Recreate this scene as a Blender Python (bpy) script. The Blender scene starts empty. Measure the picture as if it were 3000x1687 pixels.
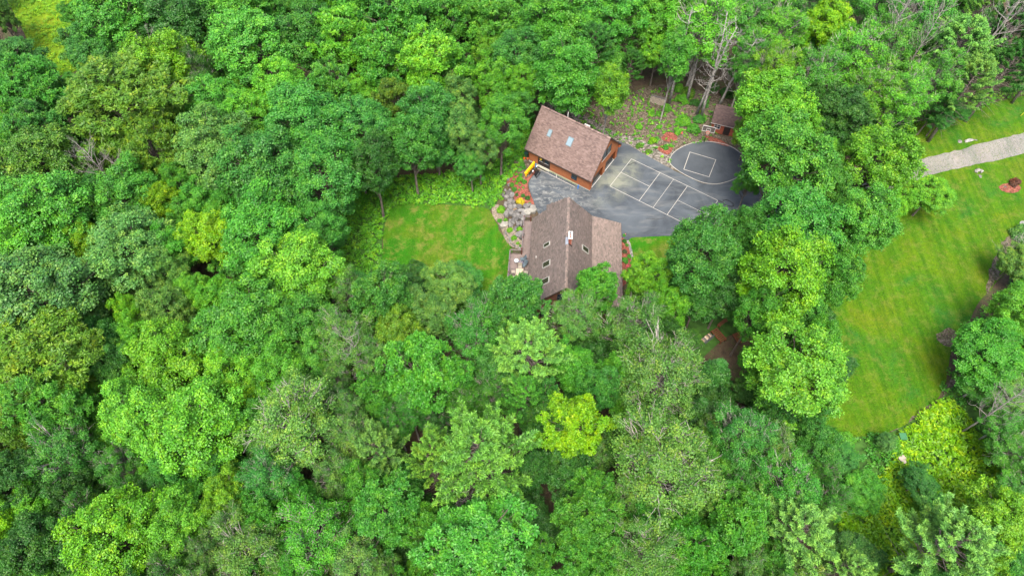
import bpy, math, random
import numpy as np
from mathutils import Vector, Matrix
from mathutils.geometry import delaunay_2d_cdt

SC = bpy.context.scene
COL = SC.collection
# ------------------------------------------------------------------ camera
CAM_H = 72.58
TH = math.radians(57.963)
FPX = 2000.0
cam_d = bpy.data.cameras.new('camera')
cam = bpy.data.objects.new('camera', cam_d)
COL.objects.link(cam)
cam.location = (0, 0, CAM_H)
cam.rotation_euler = (math.pi / 2 - TH, 0, 0)
cam_d.sensor_width = 36.0
cam_d.lens = FPX / 3000.0 * 36.0
cam_d.clip_start = 1.0
cam_d.clip_end = 2000.0
SC.camera = cam
# ------------------------------------------------------------------ sky and sun (bright overcast)
SUN_EL, SUN_AZ = 66.0, -174.0          # azimuth measured from +Y towards +X
world = bpy.data.worlds.new('World')
SC.world = world
world.use_nodes = True
wn = world.node_tree
for n in list(wn.nodes):
    wn.nodes.remove(n)
sky = wn.nodes.new('ShaderNodeTexSky')
sky.sky_type = 'NISHITA'
sky.sun_disc = False
sky.sun_elevation = math.radians(SUN_EL)
sky.sun_rotation = math.radians(SUN_AZ)
sky.dust_density = 6.0
sky.air_density = 1.0
sky.ozone_density = .4
bg = wn.nodes.new('ShaderNodeBackground')
bg.inputs['Strength'].default_value = 0.15
wo = wn.nodes.new('ShaderNodeOutputWorld')
wn.links.new(sky.outputs[0], bg.inputs['Color'])
wn.links.new(bg.outputs[0], wo.inputs['Surface'])
sun_d = bpy.data.lights.new('sun', 'SUN')
sun_d.energy = 1.45
sun_d.angle = math.radians(26)
sun_d.color = (1.0, 0.94, 0.82)
sun = bpy.data.objects.new('sun', sun_d)
COL.objects.link(sun)
_el, _az = math.radians(SUN_EL), math.radians(SUN_AZ)
sdir = Vector((math.sin(_az) * math.cos(_el), math.cos(_az) * math.cos(_el), math.sin(_el)))
sun.rotation_euler = sdir.to_track_quat('Z', 'Y').to_euler()
SC.view_settings.view_transform = 'Standard'
SC.view_settings.look = 'None'
SC.view_settings.exposure = 1.56
SC.view_settings.gamma = 1.0
SC.view_settings.use_curve_mapping = False
SC.render.engine = 'CYCLES'
SC.cycles.max_bounces = 6
SC.cycles.diffuse_bounces = 2
SC.cycles.transmission_bounces = 3

# ------------------------------------------------------------------ plan: survey of the photograph -> places on the ground
_c, _s = math.cos(TH), math.sin(TH)
def ss(t):
    t = np.clip(t, 0, 1)
    return t * t * (3 - 2 * t)
def terr(x, y):
    "height of the ground: the lawn side lies about 1.9 m below the driveway side"
    x = np.asarray(x, float); y = np.asarray(y, float)
    edge = 0.9 + 0.05 * (y - 55)
    d = -1.9 * ss((edge - x) / 3.4)
    und = 0.25 * np.sin(x * .11 + 1.3) * np.cos(y * .09) * ss((np.hypot(x - 8, y - 58) - 22) / 25)
    return d + und
def at(px, py, z=0.0):
    a = (px - 1500) / FPX; b = (843.5 - py) / FPX
    d = np.array([a, _c + b * _s, -_s + b * _c]); t = (z - CAM_H) / d[2]
    return float(d[0] * t), float(d[1] * t)
def gnd(px, py, up=0.0):
    z = 0.0
    for _ in range(12):
        x, y = at(px, py, z + up); z = float(terr(x, y))
    return x, y, z
def depth(x, y, z):
    return y * _c - (z - CAM_H) * _s
K = 3000.0 / 2576.0

# ------------------------------------------------------------------ materials
def newmat(name):
    m = bpy.data.materials.new(name); m.use_nodes = True
    nt = m.node_tree
    for n in list(nt.nodes): nt.nodes.remove(n)
    out = nt.nodes.new('ShaderNodeOutputMaterial')
    b = nt.nodes.new('ShaderNodeBsdfPrincipled')
    nt.links.new(b.outputs[0], out.inputs[0])
    return m, nt, b, out
def N(nt, t, **kw):
    n = nt.nodes.new(t)
    for k, v in kw.items():
        if k in n.inputs: n.inputs[k].default_value = v
        else: setattr(n, k, v)
    return n
def ramp(nt, fac, stops):
    r = nt.nodes.new('ShaderNodeValToRGB')
    e = r.color_ramp.elements
    while len(e) > 1: e.remove(e[-1])
    e[0].position = stops[0][0]; e[0].color = (*stops[0][1], 1)
    for p, c in stops[1:]:
        q = e.new(p); q.color = (*c, 1)
    nt.links.new(fac, r.inputs[0])
    return r.outputs[0]
def noise(nt, scale, detail=4, rough=.55, vec=None, dist=0):
    n = N(nt, 'ShaderNodeTexNoise', Scale=scale, Detail=detail, Roughness=rough, Distortion=dist)
    if vec is not None: nt.links.new(vec, n.inputs['Vector'])
    return n.outputs['Fac']
def mixc(nt, fac, a, b, mode='MIX'):
    m = nt.nodes.new('ShaderNodeMix'); m.data_type = 'RGBA'; m.blend_type = mode
    for s, v in ((0, fac), (6, a), (7, b)):
        if isinstance(v, (int, float)): m.inputs[s].default_value = v
        elif isinstance(v, tuple): m.inputs[s].default_value = (*v[:3], 1)
        else: nt.links.new(v, m.inputs[s])
    return m.outputs[2]
def wpos(nt, scale=(1, 1, 1), rot=0):
    g = nt.nodes.new('ShaderNodeNewGeometry')
    mp = nt.nodes.new('ShaderNodeMapping'); mp.inputs['Scale'].default_value = scale
    mp.inputs['Rotation'].default_value = (0, 0, rot)
    nt.links.new(g.outputs['Position'], mp.inputs['Vector'])
    return mp.outputs[0]
def bump(nt, b, h, strength=.3, dist=.05):
    n = N(nt, 'ShaderNodeBump', Strength=strength, Distance=dist)
    nt.links.new(h, n.inputs['Height']); nt.links.new(n.outputs[0], b.inputs['Normal'])
def plain(name, c, rough=.6, metal=0, var=.15, scale=6):
    m, nt, b, _ = newmat(name)
    b.inputs['Roughness'].default_value = rough; b.inputs['Metallic'].default_value = metal
    f = noise(nt, scale, 5, .6, wpos(nt))
    c0 = tuple(x * (1 - var) for x in c); c1 = tuple(min(1, x * (1 + var)) for x in c)
    nt.links.new(ramp(nt, f, [(.3, c0), (.7, c1)]), b.inputs['Base Color'])
    return m
MATS = {}
def piecemat(name, c0, c1, rough=.8, grain=12, c2=None):
    "colour picked per piece from the face attribute 'var'"
    m, nt, b, _ = newmat(name)
    b.inputs['Roughness'].default_value = rough
    a = nt.nodes.new('ShaderNodeAttribute'); a.attribute_name = 'var'
    st = [(0, c0), (1, c1)] if c2 is None else [(0, c0), (.55, c1), (1, c2)]
    col = ramp(nt, a.outputs['Fac'], st)
    f = noise(nt, grain, 4, .65, wpos(nt))
    col = mixc(nt, .45, col, ramp(nt, f, [(.25, (.55, .55, .55)), (.75, (1.35, 1.35, 1.35))]), 'MULTIPLY')
    nt.links.new(col, b.inputs['Base Color'])
    return m
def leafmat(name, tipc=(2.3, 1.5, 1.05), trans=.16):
    m, nt, b, out = newmat(name)
    b.inputs['Roughness'].default_value = .5
    b.inputs['Specular IOR Level'].default_value = .35
    oi = nt.nodes.new('ShaderNodeObjectInfo')
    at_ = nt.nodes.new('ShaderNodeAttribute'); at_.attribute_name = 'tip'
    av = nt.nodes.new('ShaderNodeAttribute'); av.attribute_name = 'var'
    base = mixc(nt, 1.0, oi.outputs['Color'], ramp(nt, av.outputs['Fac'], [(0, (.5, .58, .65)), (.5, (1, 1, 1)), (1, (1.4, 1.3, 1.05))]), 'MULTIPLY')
    tip = mixc(nt, 1.0, oi.outputs['Color'], tipc, 'MULTIPLY')  # young-growth tint, brightened further to stand in for sunlit leaf sparkle
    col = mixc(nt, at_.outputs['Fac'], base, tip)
    big = noise(nt, .35, 2, .5, wpos(nt))
    col = mixc(nt, .7, col, ramp(nt, big, [(.3, (.82, .9, .95)), (.7, (1.2, 1.1, .95))]), 'MULTIPLY')
    mid = noise(nt, .8, 4, .6, wpos(nt))
    col = mixc(nt, .8, col, ramp(nt, mid, [(.32, (.70, .80, .95)), (.5, (1, 1, 1)), (.68, (1.45, 1.1, .8))]), 'MULTIPLY')
    nt.links.new(col, b.inputs['Base Color'])
    tr = nt.nodes.new('ShaderNodeBsdfTranslucent'); nt.links.new(col, tr.inputs['Color'])
    mx = nt.nodes.new('ShaderNodeMixShader'); mx.inputs[0].default_value = trans
    nt.links.new(b.outputs[0], mx.inputs[1]); nt.links.new(tr.outputs[0], mx.inputs[2])
    nt.links.new(mx.outputs[0], out.inputs[0])
    return m
M_LEAF = leafmat('leaf')
M_NEEDLE = leafmat('needle', (1.9, 1.6, 1.3), .10)
def barkmat(name, c0, c1, sc=3):
    m, nt, b, _ = newmat(name)
    b.inputs['Roughness'].default_value = .9
    f = noise(nt, sc, 6, .7, wpos(nt, (1, 1, .5)))
    nt.links.new(ramp(nt, f, [(.35, c0), (.6, c1)]), b.inputs['Base Color'])
    bump(nt, b, f, .5, .05)
    return m
M_BARK = barkmat('bark', (.07, .055, .045), (.2, .17, .145))
M_PALE = barkmat('pale_bark', (.17, .155, .14), (.42, .39, .36))
M_BIRCH = barkmat('birch_bark', (.08, .075, .07), (.34, .33, .31), 5)
M_DEAD = barkmat('dead_wood', (.13, .12, .11), (.29, .27, .25))

# ------------------------------------------------------------------ object helpers
def mesh_np(name, V, F, mat, attrs=None, smooth=False):
    "V (n,3), F (m,k) array with constant k"
    V = np.ascontiguousarray(V, np.float32); F = np.ascontiguousarray(F, np.int32)
    me = bpy.data.meshes.new(name)
    k = F.shape[1]
    me.vertices.add(len(V)); me.vertices.foreach_set('co', V.ravel())
    me.loops.add(F.size); me.loops.foreach_set('vertex_index', F.ravel())
    me.polygons.add(len(F)); me.polygons.foreach_set('loop_start', np.arange(0, F.size, k, dtype=np.int32))
    me.polygons.foreach_set('loop_total', np.full(len(F), k, np.int32))
    for an, av in (attrs or {}).items():
        a = me.attributes.new(an, 'FLOAT', 'FACE'); a.data.foreach_set('value', np.ascontiguousarray(av, np.float32))
    me.update(calc_edges=True)
    if smooth: me.polygons.foreach_set('use_smooth', np.ones(len(F), bool))
    me.materials.append(mat)
    return me
class MB:
    def __init__(s): s.v = []; s.f = []; s.a = []
    def add(s, vs, fs, var=None):
        b = len(s.v); s.v += [tuple(map(float, q)) for q in vs]; s.f += [tuple(b + i for i in q) for q in fs]
        s.a += [var if var is not None else random.random()] * len(fs)
    def box(s, x0, x1, y0, y1, z0, z1, M=None, var=None):
        vs = [Vector(q) for q in ((x0,y0,z0),(x1,y0,z0),(x1,y1,z0),(x0,y1,z0),(x0,y0,z1),(x1,y0,z1),(x1,y1,z1),(x0,y1,z1))]
        if M is not None: vs = [M @ q for q in vs]
        s.add(vs, [(0,3,2,1),(4,5,6,7),(0,1,5,4),(1,2,6,5),(2,3,7,6),(3,0,4,7)], var)
        return s
    def prism(s, pts, h, var=None):
        "closed polygon of 3D points thickened by vector h"
        n = len(pts); h = Vector(h)
        vs = [Vector(p) for p in pts] + [Vector(p) + h for p in pts]
        s.add(vs, [tuple(range(n))[::-1], tuple(range(n, 2 * n))] + [(i, (i + 1) % n, n + (i + 1) % n, n + i) for i in range(n)], var)
        return s
    def tube(s, P, R, k=6, cap=True, var=None):
        P = [Vector(p) for p in P]; b = len(s.v); vs = []; fs = []
        if isinstance(R, (int, float)): R = [R] * len(P)
        for i, p in enumerate(P):
            t = (P[min(i + 1, len(P) - 1)] - P[max(i - 1, 0)])
            if t.length < 1e-6: t = Vector((0, 0, 1))
            q = t.to_track_quat('Z', 'Y')
            for j in range(k):
                a = 2 * math.pi * j / k
                vs.append(p + q @ Vector((math.cos(a) * R[i], math.sin(a) * R[i], 0)))
        for i in range(len(P) - 1):
            for j in range(k):
                fs.append((i * k + j, i * k + (j + 1) % k, (i + 1) * k + (j + 1) % k, (i + 1) * k + j))
        if cap:
            fs.append(tuple(range(k))[::-1]); fs.append(tuple((len(P) - 1) * k + j for j in range(k)))
        s.add(vs, fs, var); return s
    def lathe(s, prof, k=12, M=None, var=None):
        vs = []; fs = []
        for r, z in prof:
            for j in range(k):
                a = 2 * math.pi * j / k
                q = Vector((r * math.cos(a), r * math.sin(a), z)); vs.append(M @ q if M else q)
        for i in range(len(prof) - 1):
            for j in range(k): fs.append((i*k+j, i*k+(j+1)%k, (i+1)*k+(j+1)%k, (i+1)*k+j))
        fs.append(tuple(range(k))[::-1]); fs.append(tuple((len(prof)-1)*k+j for j in range(k)))
        s.add(vs, fs, var); return s
    def mesh(s, name, mat, smooth=False):
        me = bpy.data.meshes.new(name); me.from_pydata(s.v, [], s.f)
        a = me.attributes.new('var', 'FLOAT', 'FACE'); a.data.foreach_set('value', s.a)
        me.materials.append(mat)
        if smooth:
            for p in me.polygons: p.use_smooth = True
        me.update(); return me
    def obj(s, name, mat, parent=None, smooth=False):
        return link(bpy.data.objects.new(name, s.mesh(name, mat, smooth)), parent)
def link(o, parent=None):
    COL.objects.link(o)
    if parent is not None: o.parent = parent
    return o
def tag(o, label=None, cat=None, group=None, kind=None):
    if label: o['label'] = label
    if cat: o['category'] = cat
    if group: o['group'] = group
    if kind: o['kind'] = kind
    return o
def empty(name, loc, rz=0, **kw):
    o = bpy.data.objects.new(name, None); link(o); o.location = loc; o.rotation_euler = (0, 0, rz)
    o.empty_display_size = .3
    return tag(o, **kw)
def Rz(a): return Matrix.Rotation(a, 4, 'Z')
def T(x, y, z): return Matrix.Translation((x, y, z))
def inpoly(px, py, poly):
    px = np.asarray(px, float); py = np.asarray(py, float); r = np.zeros(px.shape, bool); n = len(poly)
    for i in range(n):
        x1, y1 = poly[i][:2]; x2, y2 = poly[(i + 1) % n][:2]
        c = ((y1 > py) != (y2 > py)); r ^= c & (px < (x2 - x1) * (py - y1) / (y2 - y1 + 1e-12) + x1)
    return r
def curve_pts(P, step=.6, closed=True, wob=0, seed=1):
    "Catmull-Rom through 2D points, with a slightly ragged line"
    rnd = random.Random(seed); out = []; n = len(P)
    for i in range(n if closed else n - 1):
        g = lambda k: np.array(P[(i + k) % n] if closed else P[min(max(i + k, 0), n - 1)], float)
        p0, p1, p2, p3 = g(-1), g(0), g(1), g(2)
        m = max(1, int(np.linalg.norm(p2 - p1) / step))
        for k in range(m):
            t = k / m
            q = .5 * ((2*p1) + (p2-p0)*t + (2*p0-5*p1+4*p2-p3)*t*t + (3*p1-p0-3*p2+p3)*t**3)
            out.append((q[0] + rnd.uniform(-wob, wob), q[1] + rnd.uniform(-wob, wob)))
    if not closed: out.append(tuple(P[-1]))
    return out
def sheet(name, poly, mat, off, step=1.0, parent=None, thick=0):
    "ground sheet with an exact outline, draped over the terrain"
    P = np.array(poly); x0, y0 = P.min(0); x1, y1 = P.max(0)
    gx, gy = np.meshgrid(np.arange(x0, x1, step) + .013, np.arange(y0, y1, step) + .017)
    gx, gy = gx.ravel(), gy.ravel(); k = inpoly(gx, gy, poly)
    vs = [Vector(p) for p in poly] + [Vector((a, b)) for a, b in zip(gx[k], gy[k])]
    r = delaunay_2d_cdt(vs, [], [list(range(len(poly)))], 1, 1e-4)
    V = [(q.x, q.y, float(terr(q.x, q.y)) + off) for q in r[0]]
    F = [tuple(f) for f in r[2]]
    me = bpy.data.meshes.new(name); me.from_pydata(V, [], F); me.materials.append(mat); me.update()
    if me.polygons and me.polygons[0].normal.z < 0: me.flip_normals()
    o = link(bpy.data.objects.new(name, me), parent)
    return o
def gpoly(pts, step=.6, wob=0, smooth=True, seed=1):
    w = [gnd(*p)[:2] for p in pts]
    return curve_pts(w, step, True, wob, seed) if smooth else w

# ================================================================== GROUND
def mat_floor():
    m, nt, b, _ = newmat('forest_floor'); b.inputs['Roughness'].default_value = 1
    p = wpos(nt)
    c = ramp(nt, noise(nt, .9, 8, .7, p), [(.3, (.028, .022, .014)), (.5, (.075, .055, .035)), (.62, (.05, .07, .02)), (.75, (.11, .085, .06))])
    f = noise(nt, 9, 5, .7, p)
    nt.links.new(mixc(nt, .6, c, ramp(nt, f, [(.3, (.45, .45, .45)), (.7, (1.6, 1.5, 1.4))]), 'MULTIPLY'), b.inputs['Base Color'])
    bump(nt, b, f, .8, .1); return m
def mat_lawn(name, stops, stripe=0, rot=0, dry=.5):
    m, nt, b, _ = newmat(name); b.inputs['Roughness'].default_value = .9
    b.inputs['Specular IOR Level'].default_value = .15
    p = wpos(nt)
    base = ramp(nt, noise(nt, .16, 6, .62, p, .6), stops)
    st = noise(nt, .55, 3, .5, wpos(nt, (2.6, .16, 1), rot))
    base = mixc(nt, stripe, base, ramp(nt, st, [(.38, (.6, .75, .6)), (.62, (1.45, 1.2, 1.3))]), 'MULTIPLY')
    dr = N(nt, 'ShaderNodeMapRange'); dr.inputs['From Min'].default_value = .49; dr.inputs['From Max'].default_value = .66
    nt.links.new(noise(nt, .8, 8, .72, p), dr.inputs['Value'])
    mm = N(nt, 'ShaderNodeMath', operation='MULTIPLY'); nt.links.new(dr.outputs[0], mm.inputs[0]); mm.inputs[1].default_value = dry
    base = mixc(nt, mm.outputs[0], base, (.17, .165, .045))
    f = noise(nt, 6, 8, .8, p)
    nt.links.new(mixc(nt, .75, base, ramp(nt, f, [(.3, (.45, .5, .45)), (.7, (1.6, 1.5, 1.4))]), 'MULTIPLY'), b.inputs['Base Color'])
    bump(nt, b, f, .9, .08); return m
def mat_asphalt(name, lo, hi, blot=1.0, pale=(.185, .195, .19)):
    m, nt, b, _ = newmat(name); b.inputs['Roughness'].default_value = .85
    p = wpos(nt)
    base = ramp(nt, noise(nt, .22, 7, .6, p, 1.2), [(.33, lo), (.66, hi)])
    # chalky scuffed stains, stronger in front of the garage
    g = nt.nodes.new('ShaderNodeTexGradient'); g.gradient_type = 'SPHERICAL'
    mp = nt.nodes.new('ShaderNodeMapping'); mp.vector_type = 'TEXTURE'
    mp.inputs['Location'].default_value = (5.5, 60.5, 0); mp.inputs['Rotation'].default_value = (0, 0, -.45); mp.inputs['Scale'].default_value = (9, 4.5, 60)
    ge = nt.nodes.new('ShaderNodeNewGeometry'); nt.links.new(ge.outputs['Position'], mp.inputs['Vector']); nt.links.new(mp.outputs[0], g.inputs[0])
    n1 = ramp(nt, noise(nt, 1.3, 12, .82, wpos(nt, (.8, 1.5, 1), .5), .5), [(.50, (0, 0, 0)), (.64, (1, 1, 1))])
    mu = N(nt, 'ShaderNodeMath', operation='MULTIPLY'); nt.links.new(n1, mu.inputs[0]); nt.links.new(g.outputs['Fac'], mu.inputs[1])
    mu2 = N(nt, 'ShaderNodeMath', operation='MULTIPLY'); nt.links.new(mu.outputs[0], mu2.inputs[0]); mu2.inputs[1].default_value = 1.9 * blot; mu2.use_clamp = True
    col = mixc(nt, mu2.outputs[0], base, pale)
    # greenish clay wash at the garage doors
    g2 = nt.nodes.new('ShaderNodeTexGradient'); g2.gradient_type = 'SPHERICAL'
    mp2 = nt.nodes.new('ShaderNodeMapping'); mp2.vector_type = 'TEXTURE'
    mp2.inputs['Location'].default_value = (14.6, 63.2, 0); mp2.inputs['Rotation'].default_value = (0, 0, .95); mp2.inputs['Scale'].default_value = (6.5, 3.2, 60)
    nt.links.new(ge.outputs['Position'], mp2.inputs['Vector']); nt.links.new(mp2.outputs[0], g2.inputs[0])
    n2 = ramp(nt, noise(nt, .5, 6, .6, p, .5), [(.38, (0, 0, 0)), (.62, (1, 1, 1))])
    mu3 = N(nt, 'ShaderNodeMath', operation='MULTIPLY'); nt.links.new(n2, mu3.inputs[0]); nt.links.new(g2.outputs['Fac'], mu3.inputs[1])
    mu4 = N(nt, 'ShaderNodeMath', operation='MULTIPLY'); nt.links.new(mu3.outputs[0], mu4.inputs[0]); mu4.inputs[1].default_value = 1.5 * blot; mu4.use_clamp = True
    col = mixc(nt, mu4.outputs[0], col, (.15, .165, .13))
    # long pale streaks of dust along the drive
    st = ramp(nt, noise(nt, .6, 6, .6, wpos(nt, (.35, 1.6, 1), .42), .8), [(.5, (0, 0, 0)), (.75, (1, 1, 1))])
    mu5 = N(nt, 'ShaderNodeMath', operation='MULTIPLY'); nt.links.new(st, mu5.inputs[0]); mu5.inputs[1].default_value = .5 * blot
    col = mixc(nt, mu5.outputs[0], col, tuple(x * .85 for x in pale))
    f = noise(nt, 22, 4, .8, p)
    col = mixc(nt, .4, col, ramp(nt, f, [(.3, (.7, .7, .7)), (.7, (1.3, 1.3, 1.3))]), 'MULTIPLY')
    nt.links.new(col, b.inputs['Base Color']); bump(nt, b, f, .3, .02); return m
def mat_chips(name, c0, c1, c2, scale=5):
    m, nt, b, _ = newmat(name); b.inputs['Roughness'].default_value = 1
    v = N(nt, 'ShaderNodeTexVoronoi', Scale=scale); nt.links.new(wpos(nt), v.inputs['Vector'])
    sp = nt.nodes.new('ShaderNodeSeparateColor'); nt.links.new(v.outputs['Color'], sp.inputs[0])
    col = ramp(nt, sp.outputs[0], [(0, c0), (.5, c1), (1, c2)])
    f = noise(nt, 1.2, 5, .7, wpos(nt))
    nt.links.new(mixc(nt, .6, col, ramp(nt, f, [(.3, (.6, .6, .6)), (.7, (1.35, 1.35, 1.35))]), 'MULTIPLY'), b.inputs['Base Color'])
    bump(nt, b, v.outputs['Distance'], .8, .08); return m
G_LAWN = [(.3, (.055, .12, .012)), (.45, (.07, .165, .012)), (.58, (.11, .19, .014)), (.72, (.17, .22, .02))]
M_FLOOR = mat_floor()
M_LAWN = mat_lawn('lawn', [(.32, (.018, .130, .004)), (.46, (.028, .140, .004)), (.58, (.055, .135, .005)), (.72, (.10, .14, .02))], .4, math.radians(15), .75)
M_MEADOW = mat_lawn('meadow', [(.3, (.020, .105, .012)), (.43, (.034, .120, .003)), (.56, (.052, .128, .002)), (.7, (.075, .130, .004))], .62, math.radians(-38), .35)
M_FIELD = mat_lawn('field', [(.3, (.05, .17, .008)), (.55, (.11, .20, .006)), (.7, (.15, .20, .01))], .3, .5, .2)
M_ASPH = mat_asphalt('asphalt', (.028, .037, .048), (.070, .086, .102))
M_PAD = mat_asphalt('pad_asphalt', (.034, .043, .054), (.062, .075, .088), .15)
M_ROAD = mat_lawn('gravel_road', [(.3, (.14, .145, .145)), (.7, (.21, .212, .208))], .2, math.radians(70), .1)
M_MULCH = mat_chips('mulch', (.095, .026, .018), (.185, .052, .034), (.27, .10, .07), 9)
M_BANKG = mat_chips('bank_gravel', (.05, .047, .036), (.12, .11, .092), (.24, .225, .20), 4.5)
M_DUFF = mat_chips('leaf_duff', (.042, .036, .022), (.085, .070, .046), (.15, .125, .098), 6)
M_SAND = mat_chips('pale_sand', (.12, .10, .07), (.19, .16, .12), (.26, .225, .175), 7)
M_PAINT = plain('line_paint', (.33, .325, .30), .7, 0, .2, 12)

# base ground
n = 420; xs = np.concatenate([np.arange(-260, -60, 8), np.arange(-60, 100, .9), np.arange(100, 300, 8)])
ys = np.concatenate([np.arange(-60, 0, 6), np.arange(0, 130, .9), np.arange(130, 420, 8)])
X, Y = np.meshgrid(xs, ys); Z = terr(X, Y) - .08
idx = np.arange(X.size).reshape(X.shape)
F = np.stack([idx[:-1, :-1], idx[:-1, 1:], idx[1:, 1:], idx[1:, :-1]], -1).reshape(-1, 4)
tag(link(bpy.data.objects.new('forest_floor', mesh_np('forest_floor', np.stack([X, Y, Z], -1).reshape(-1, 3), F, M_FLOOR, smooth=True))), kind='structure')
def o2(pts): return [(x * K, y * K) for x, y in pts]
S = 'structure'
P_MEADOW = o2([(2260,330),(2400,285),(2500,258),(2640,225),(2900,160),(2900,500),(2620,650),(2560,660),(2480,740),(2440,800),(2400,860),(2380,960),(2350,1010),(2290,1080),(2240,1098),(2110,1105),(2060,1100),(1960,1000),(2000,800),(2050,650),(2150,520),(2230,430)])
tag(sheet('meadow', gpoly(P_MEADOW, 1, .12), M_MEADOW, 0.0, 1.5), kind=S)
tag(sheet('field', gpoly(o2([(20,-60),(300,-60),(250,0),(215,70),(225,150),(150,190),(90,140),(60,80)]), 1), M_FIELD, 0.0, 2), kind=S)
P_LAWN = o2([(975,530),(1005,512),(1100,511),(1215,516),(1240,545),(1262,590),(1290,640),(1290,760),(1230,820),(1000,820),(960,740),(962,650),(965,590)])
tag(sheet('lawn', gpoly(P_LAWN, .8, .10), M_LAWN, .0, .7), kind=S)
tag(sheet('lawn', gpoly([(1842,700),(1900,692),(1965,690),(2060,700),(2050,800),(1900,860),(1840,850),(1862,800),(1856,750)], .6), M_LAWN, .004, .8), kind=S)
tag(sheet('bank', gpoly([(1690,330),(1850,270),(1960,250),(2150,300),(2200,400),(2200,470),(1965,500),(1945,492),(1900,466),(1835,432),(1700,390)], .8, .1), M_DUFF, .012, 1), kind=S)
tag(sheet('gravel_bed', gpoly([(1800,395),(1850,400),(1900,420),(1955,440),(1990,450),(1985,490),(1946,490),(1900,464),(1838,430),(1790,410)], .7, .12), M_BANKG, .022, .8), kind=S)
tag(sheet('gravel_bed', gpoly([(1590,300),(1690,330),(1790,380),(1830,425),(1730,420),(1600,350)], .7, .12), M_BANKG, .02, .8), kind=S)
P_DRIVE = [(1549,537),(1552,558),(1563,590),(1572,616),(1585,640),(1600,668),(1620,720),(1700,735),(1820,716),(1850,697),(1900,694),(1965,692),(2060,700),(2160,690),(2300,640),(2440,590),(2560,560),(2600,515),(2500,492),(2350,500),(2230,500),(2150,520),(2075,541),(2020,521),(1985,505),(1950,487),(1900,459),(1858,435),(1832,421),(1780,420),(1620,500),(1590,498),(1562,515)]
tag(sheet('driveway', gpoly(P_DRIVE, .6, .03), M_ASPH, .030, .9), kind=S)
P_ROAD = [(2560,575),(2600,556),(2660,535),(2760,504),(2870,480),(2935,468),(3000,449),(3100,420),(3300,360),(3300,310),(3100,365),(3000,391),(2930,408),(2850,428),(2780,447),(2690,469),(2600,500),(2545,530)]
tag(sheet('gravel_road', gpoly(P_ROAD, .8, .14), M_ROAD, .034, 1.2), kind=S)
W_PAD = curve_pts([gnd(*p)[:2] for p in [(1962,478),(1968,455),(1990,436),(2022,422),(2060,416),(2100,419),(2140,430),(2175,455),(2190,485),(2172,512),(2140,530),(2100,540),(2060,536),(2020,520),(1985,500)]], .5)
tag(sheet('court_pad', W_PAD, M_PAD, .044, .9), kind=S)
# pad kerb: a low pale edging
mb = MB(); L = W_PAD + [W_PAD[0]]
for i in range(len(L) - 1):
    a, b = Vector(L[i]), Vector(L[i + 1]); d = (b - a); l = d.length; ang = math.atan2(d.y, d.x)
    mb.box(0, l, -.045, .045, 0, .075, T(a.x, a.y, float(terr(a.x, a.y)) + .02) @ Rz(ang))
tag(mb.obj('kerb', plain('kerb_stone', (.30, .295, .27), .8, 0, .2, 5)), kind=S)
# court markings
def stripes(name, segs, w, off, mat, parent=None):
    mb = MB()
    for (a, b) in segs:
        a, b = Vector(a), Vector(b); d = b - a; l = d.length; k = max(1, int(l / 1.5))
        nrm = Vector((-d.y, d.x)).normalized() * w / 2; dd = d.normalized() * w / 2; a = a - dd; b = b + dd
        vs = []
        for i in range(k + 1):
            q = a.lerp(b, i / k)
            for sgn in (1, -1):
                e = q + nrm * sgn; vs.append((e.x, e.y, float(terr(e.x, e.y)) + off))
        mb.add(vs, [(2*i+1, 2*i+3, 2*i+2, 2*i) for i in range(k)])
    return tag(mb.obj(name, mat, parent), kind=S)
ca, sa = math.cos(math.radians(-34.33)), math.sin(math.radians(-34.33))
ft = .3048; C0 = (16.975, 67.01)
cc = lambda x, y: (C0[0] + (x * ca + y * sa) * ft, C0[1] + (x * sa - y * ca) * ft)
segs = [((0,0),(44,0)),((0,20),(44,20)),((0,0),(0,20)),((44,0),(44,20)),((15,0),(15,20)),((29,0),(29,20)),((0,10),(15,10)),((29,10),(44,10)),((22,0),(22,20))]
for i, (a, b) in enumerate(segs):
    stripes('court_line', [(cc(*a), cc(*b))], .068 if i < 7 else .05, .036 + i * .0008, M_PAINT)
q = [gnd(*p)[:2] for p in ((2021,446.5),(2097,469),(2077,519.5),(2003,497))]
for i in range(4): stripes('court_line', [(q[i], q[(i+1) % 4])], .08, .050 + i * .0008, M_PAINT)
M_TAR = plain('tar', (.012, .012, .013), .5)
_cr = random.Random(8)
for k, P_ in enumerate(([(1582,570),(1600,577),(1618,590),(1640,600),(1660,618)], [(1618,590),(1612,602),(1600,612)], [(1575,600),(1590,612),(1588,628)], [(1700,560),(1720,575),(1760,582)], [(1860,480),(1880,486),(1900,498)], [(1990,600),(2010,612),(2040,618)])):
    W_ = curve_pts([gnd(*p)[:2] for p in P_], .35, False, .06, k)
    stripes('crack', [(W_[i], W_[i + 1]) for i in range(len(W_) - 1)], .035, .0345 + k * .0004, M_TAR)
for k, (a, b) in enumerate([((1893,641),(1922,643)),((1922,643),(1945,640)),((1640,572),(1668,600))]): stripes('tar_seam', [(gnd(*a)[:2], gnd(*b)[:2])], .07, .037 + k * .001, M_TAR)

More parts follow.
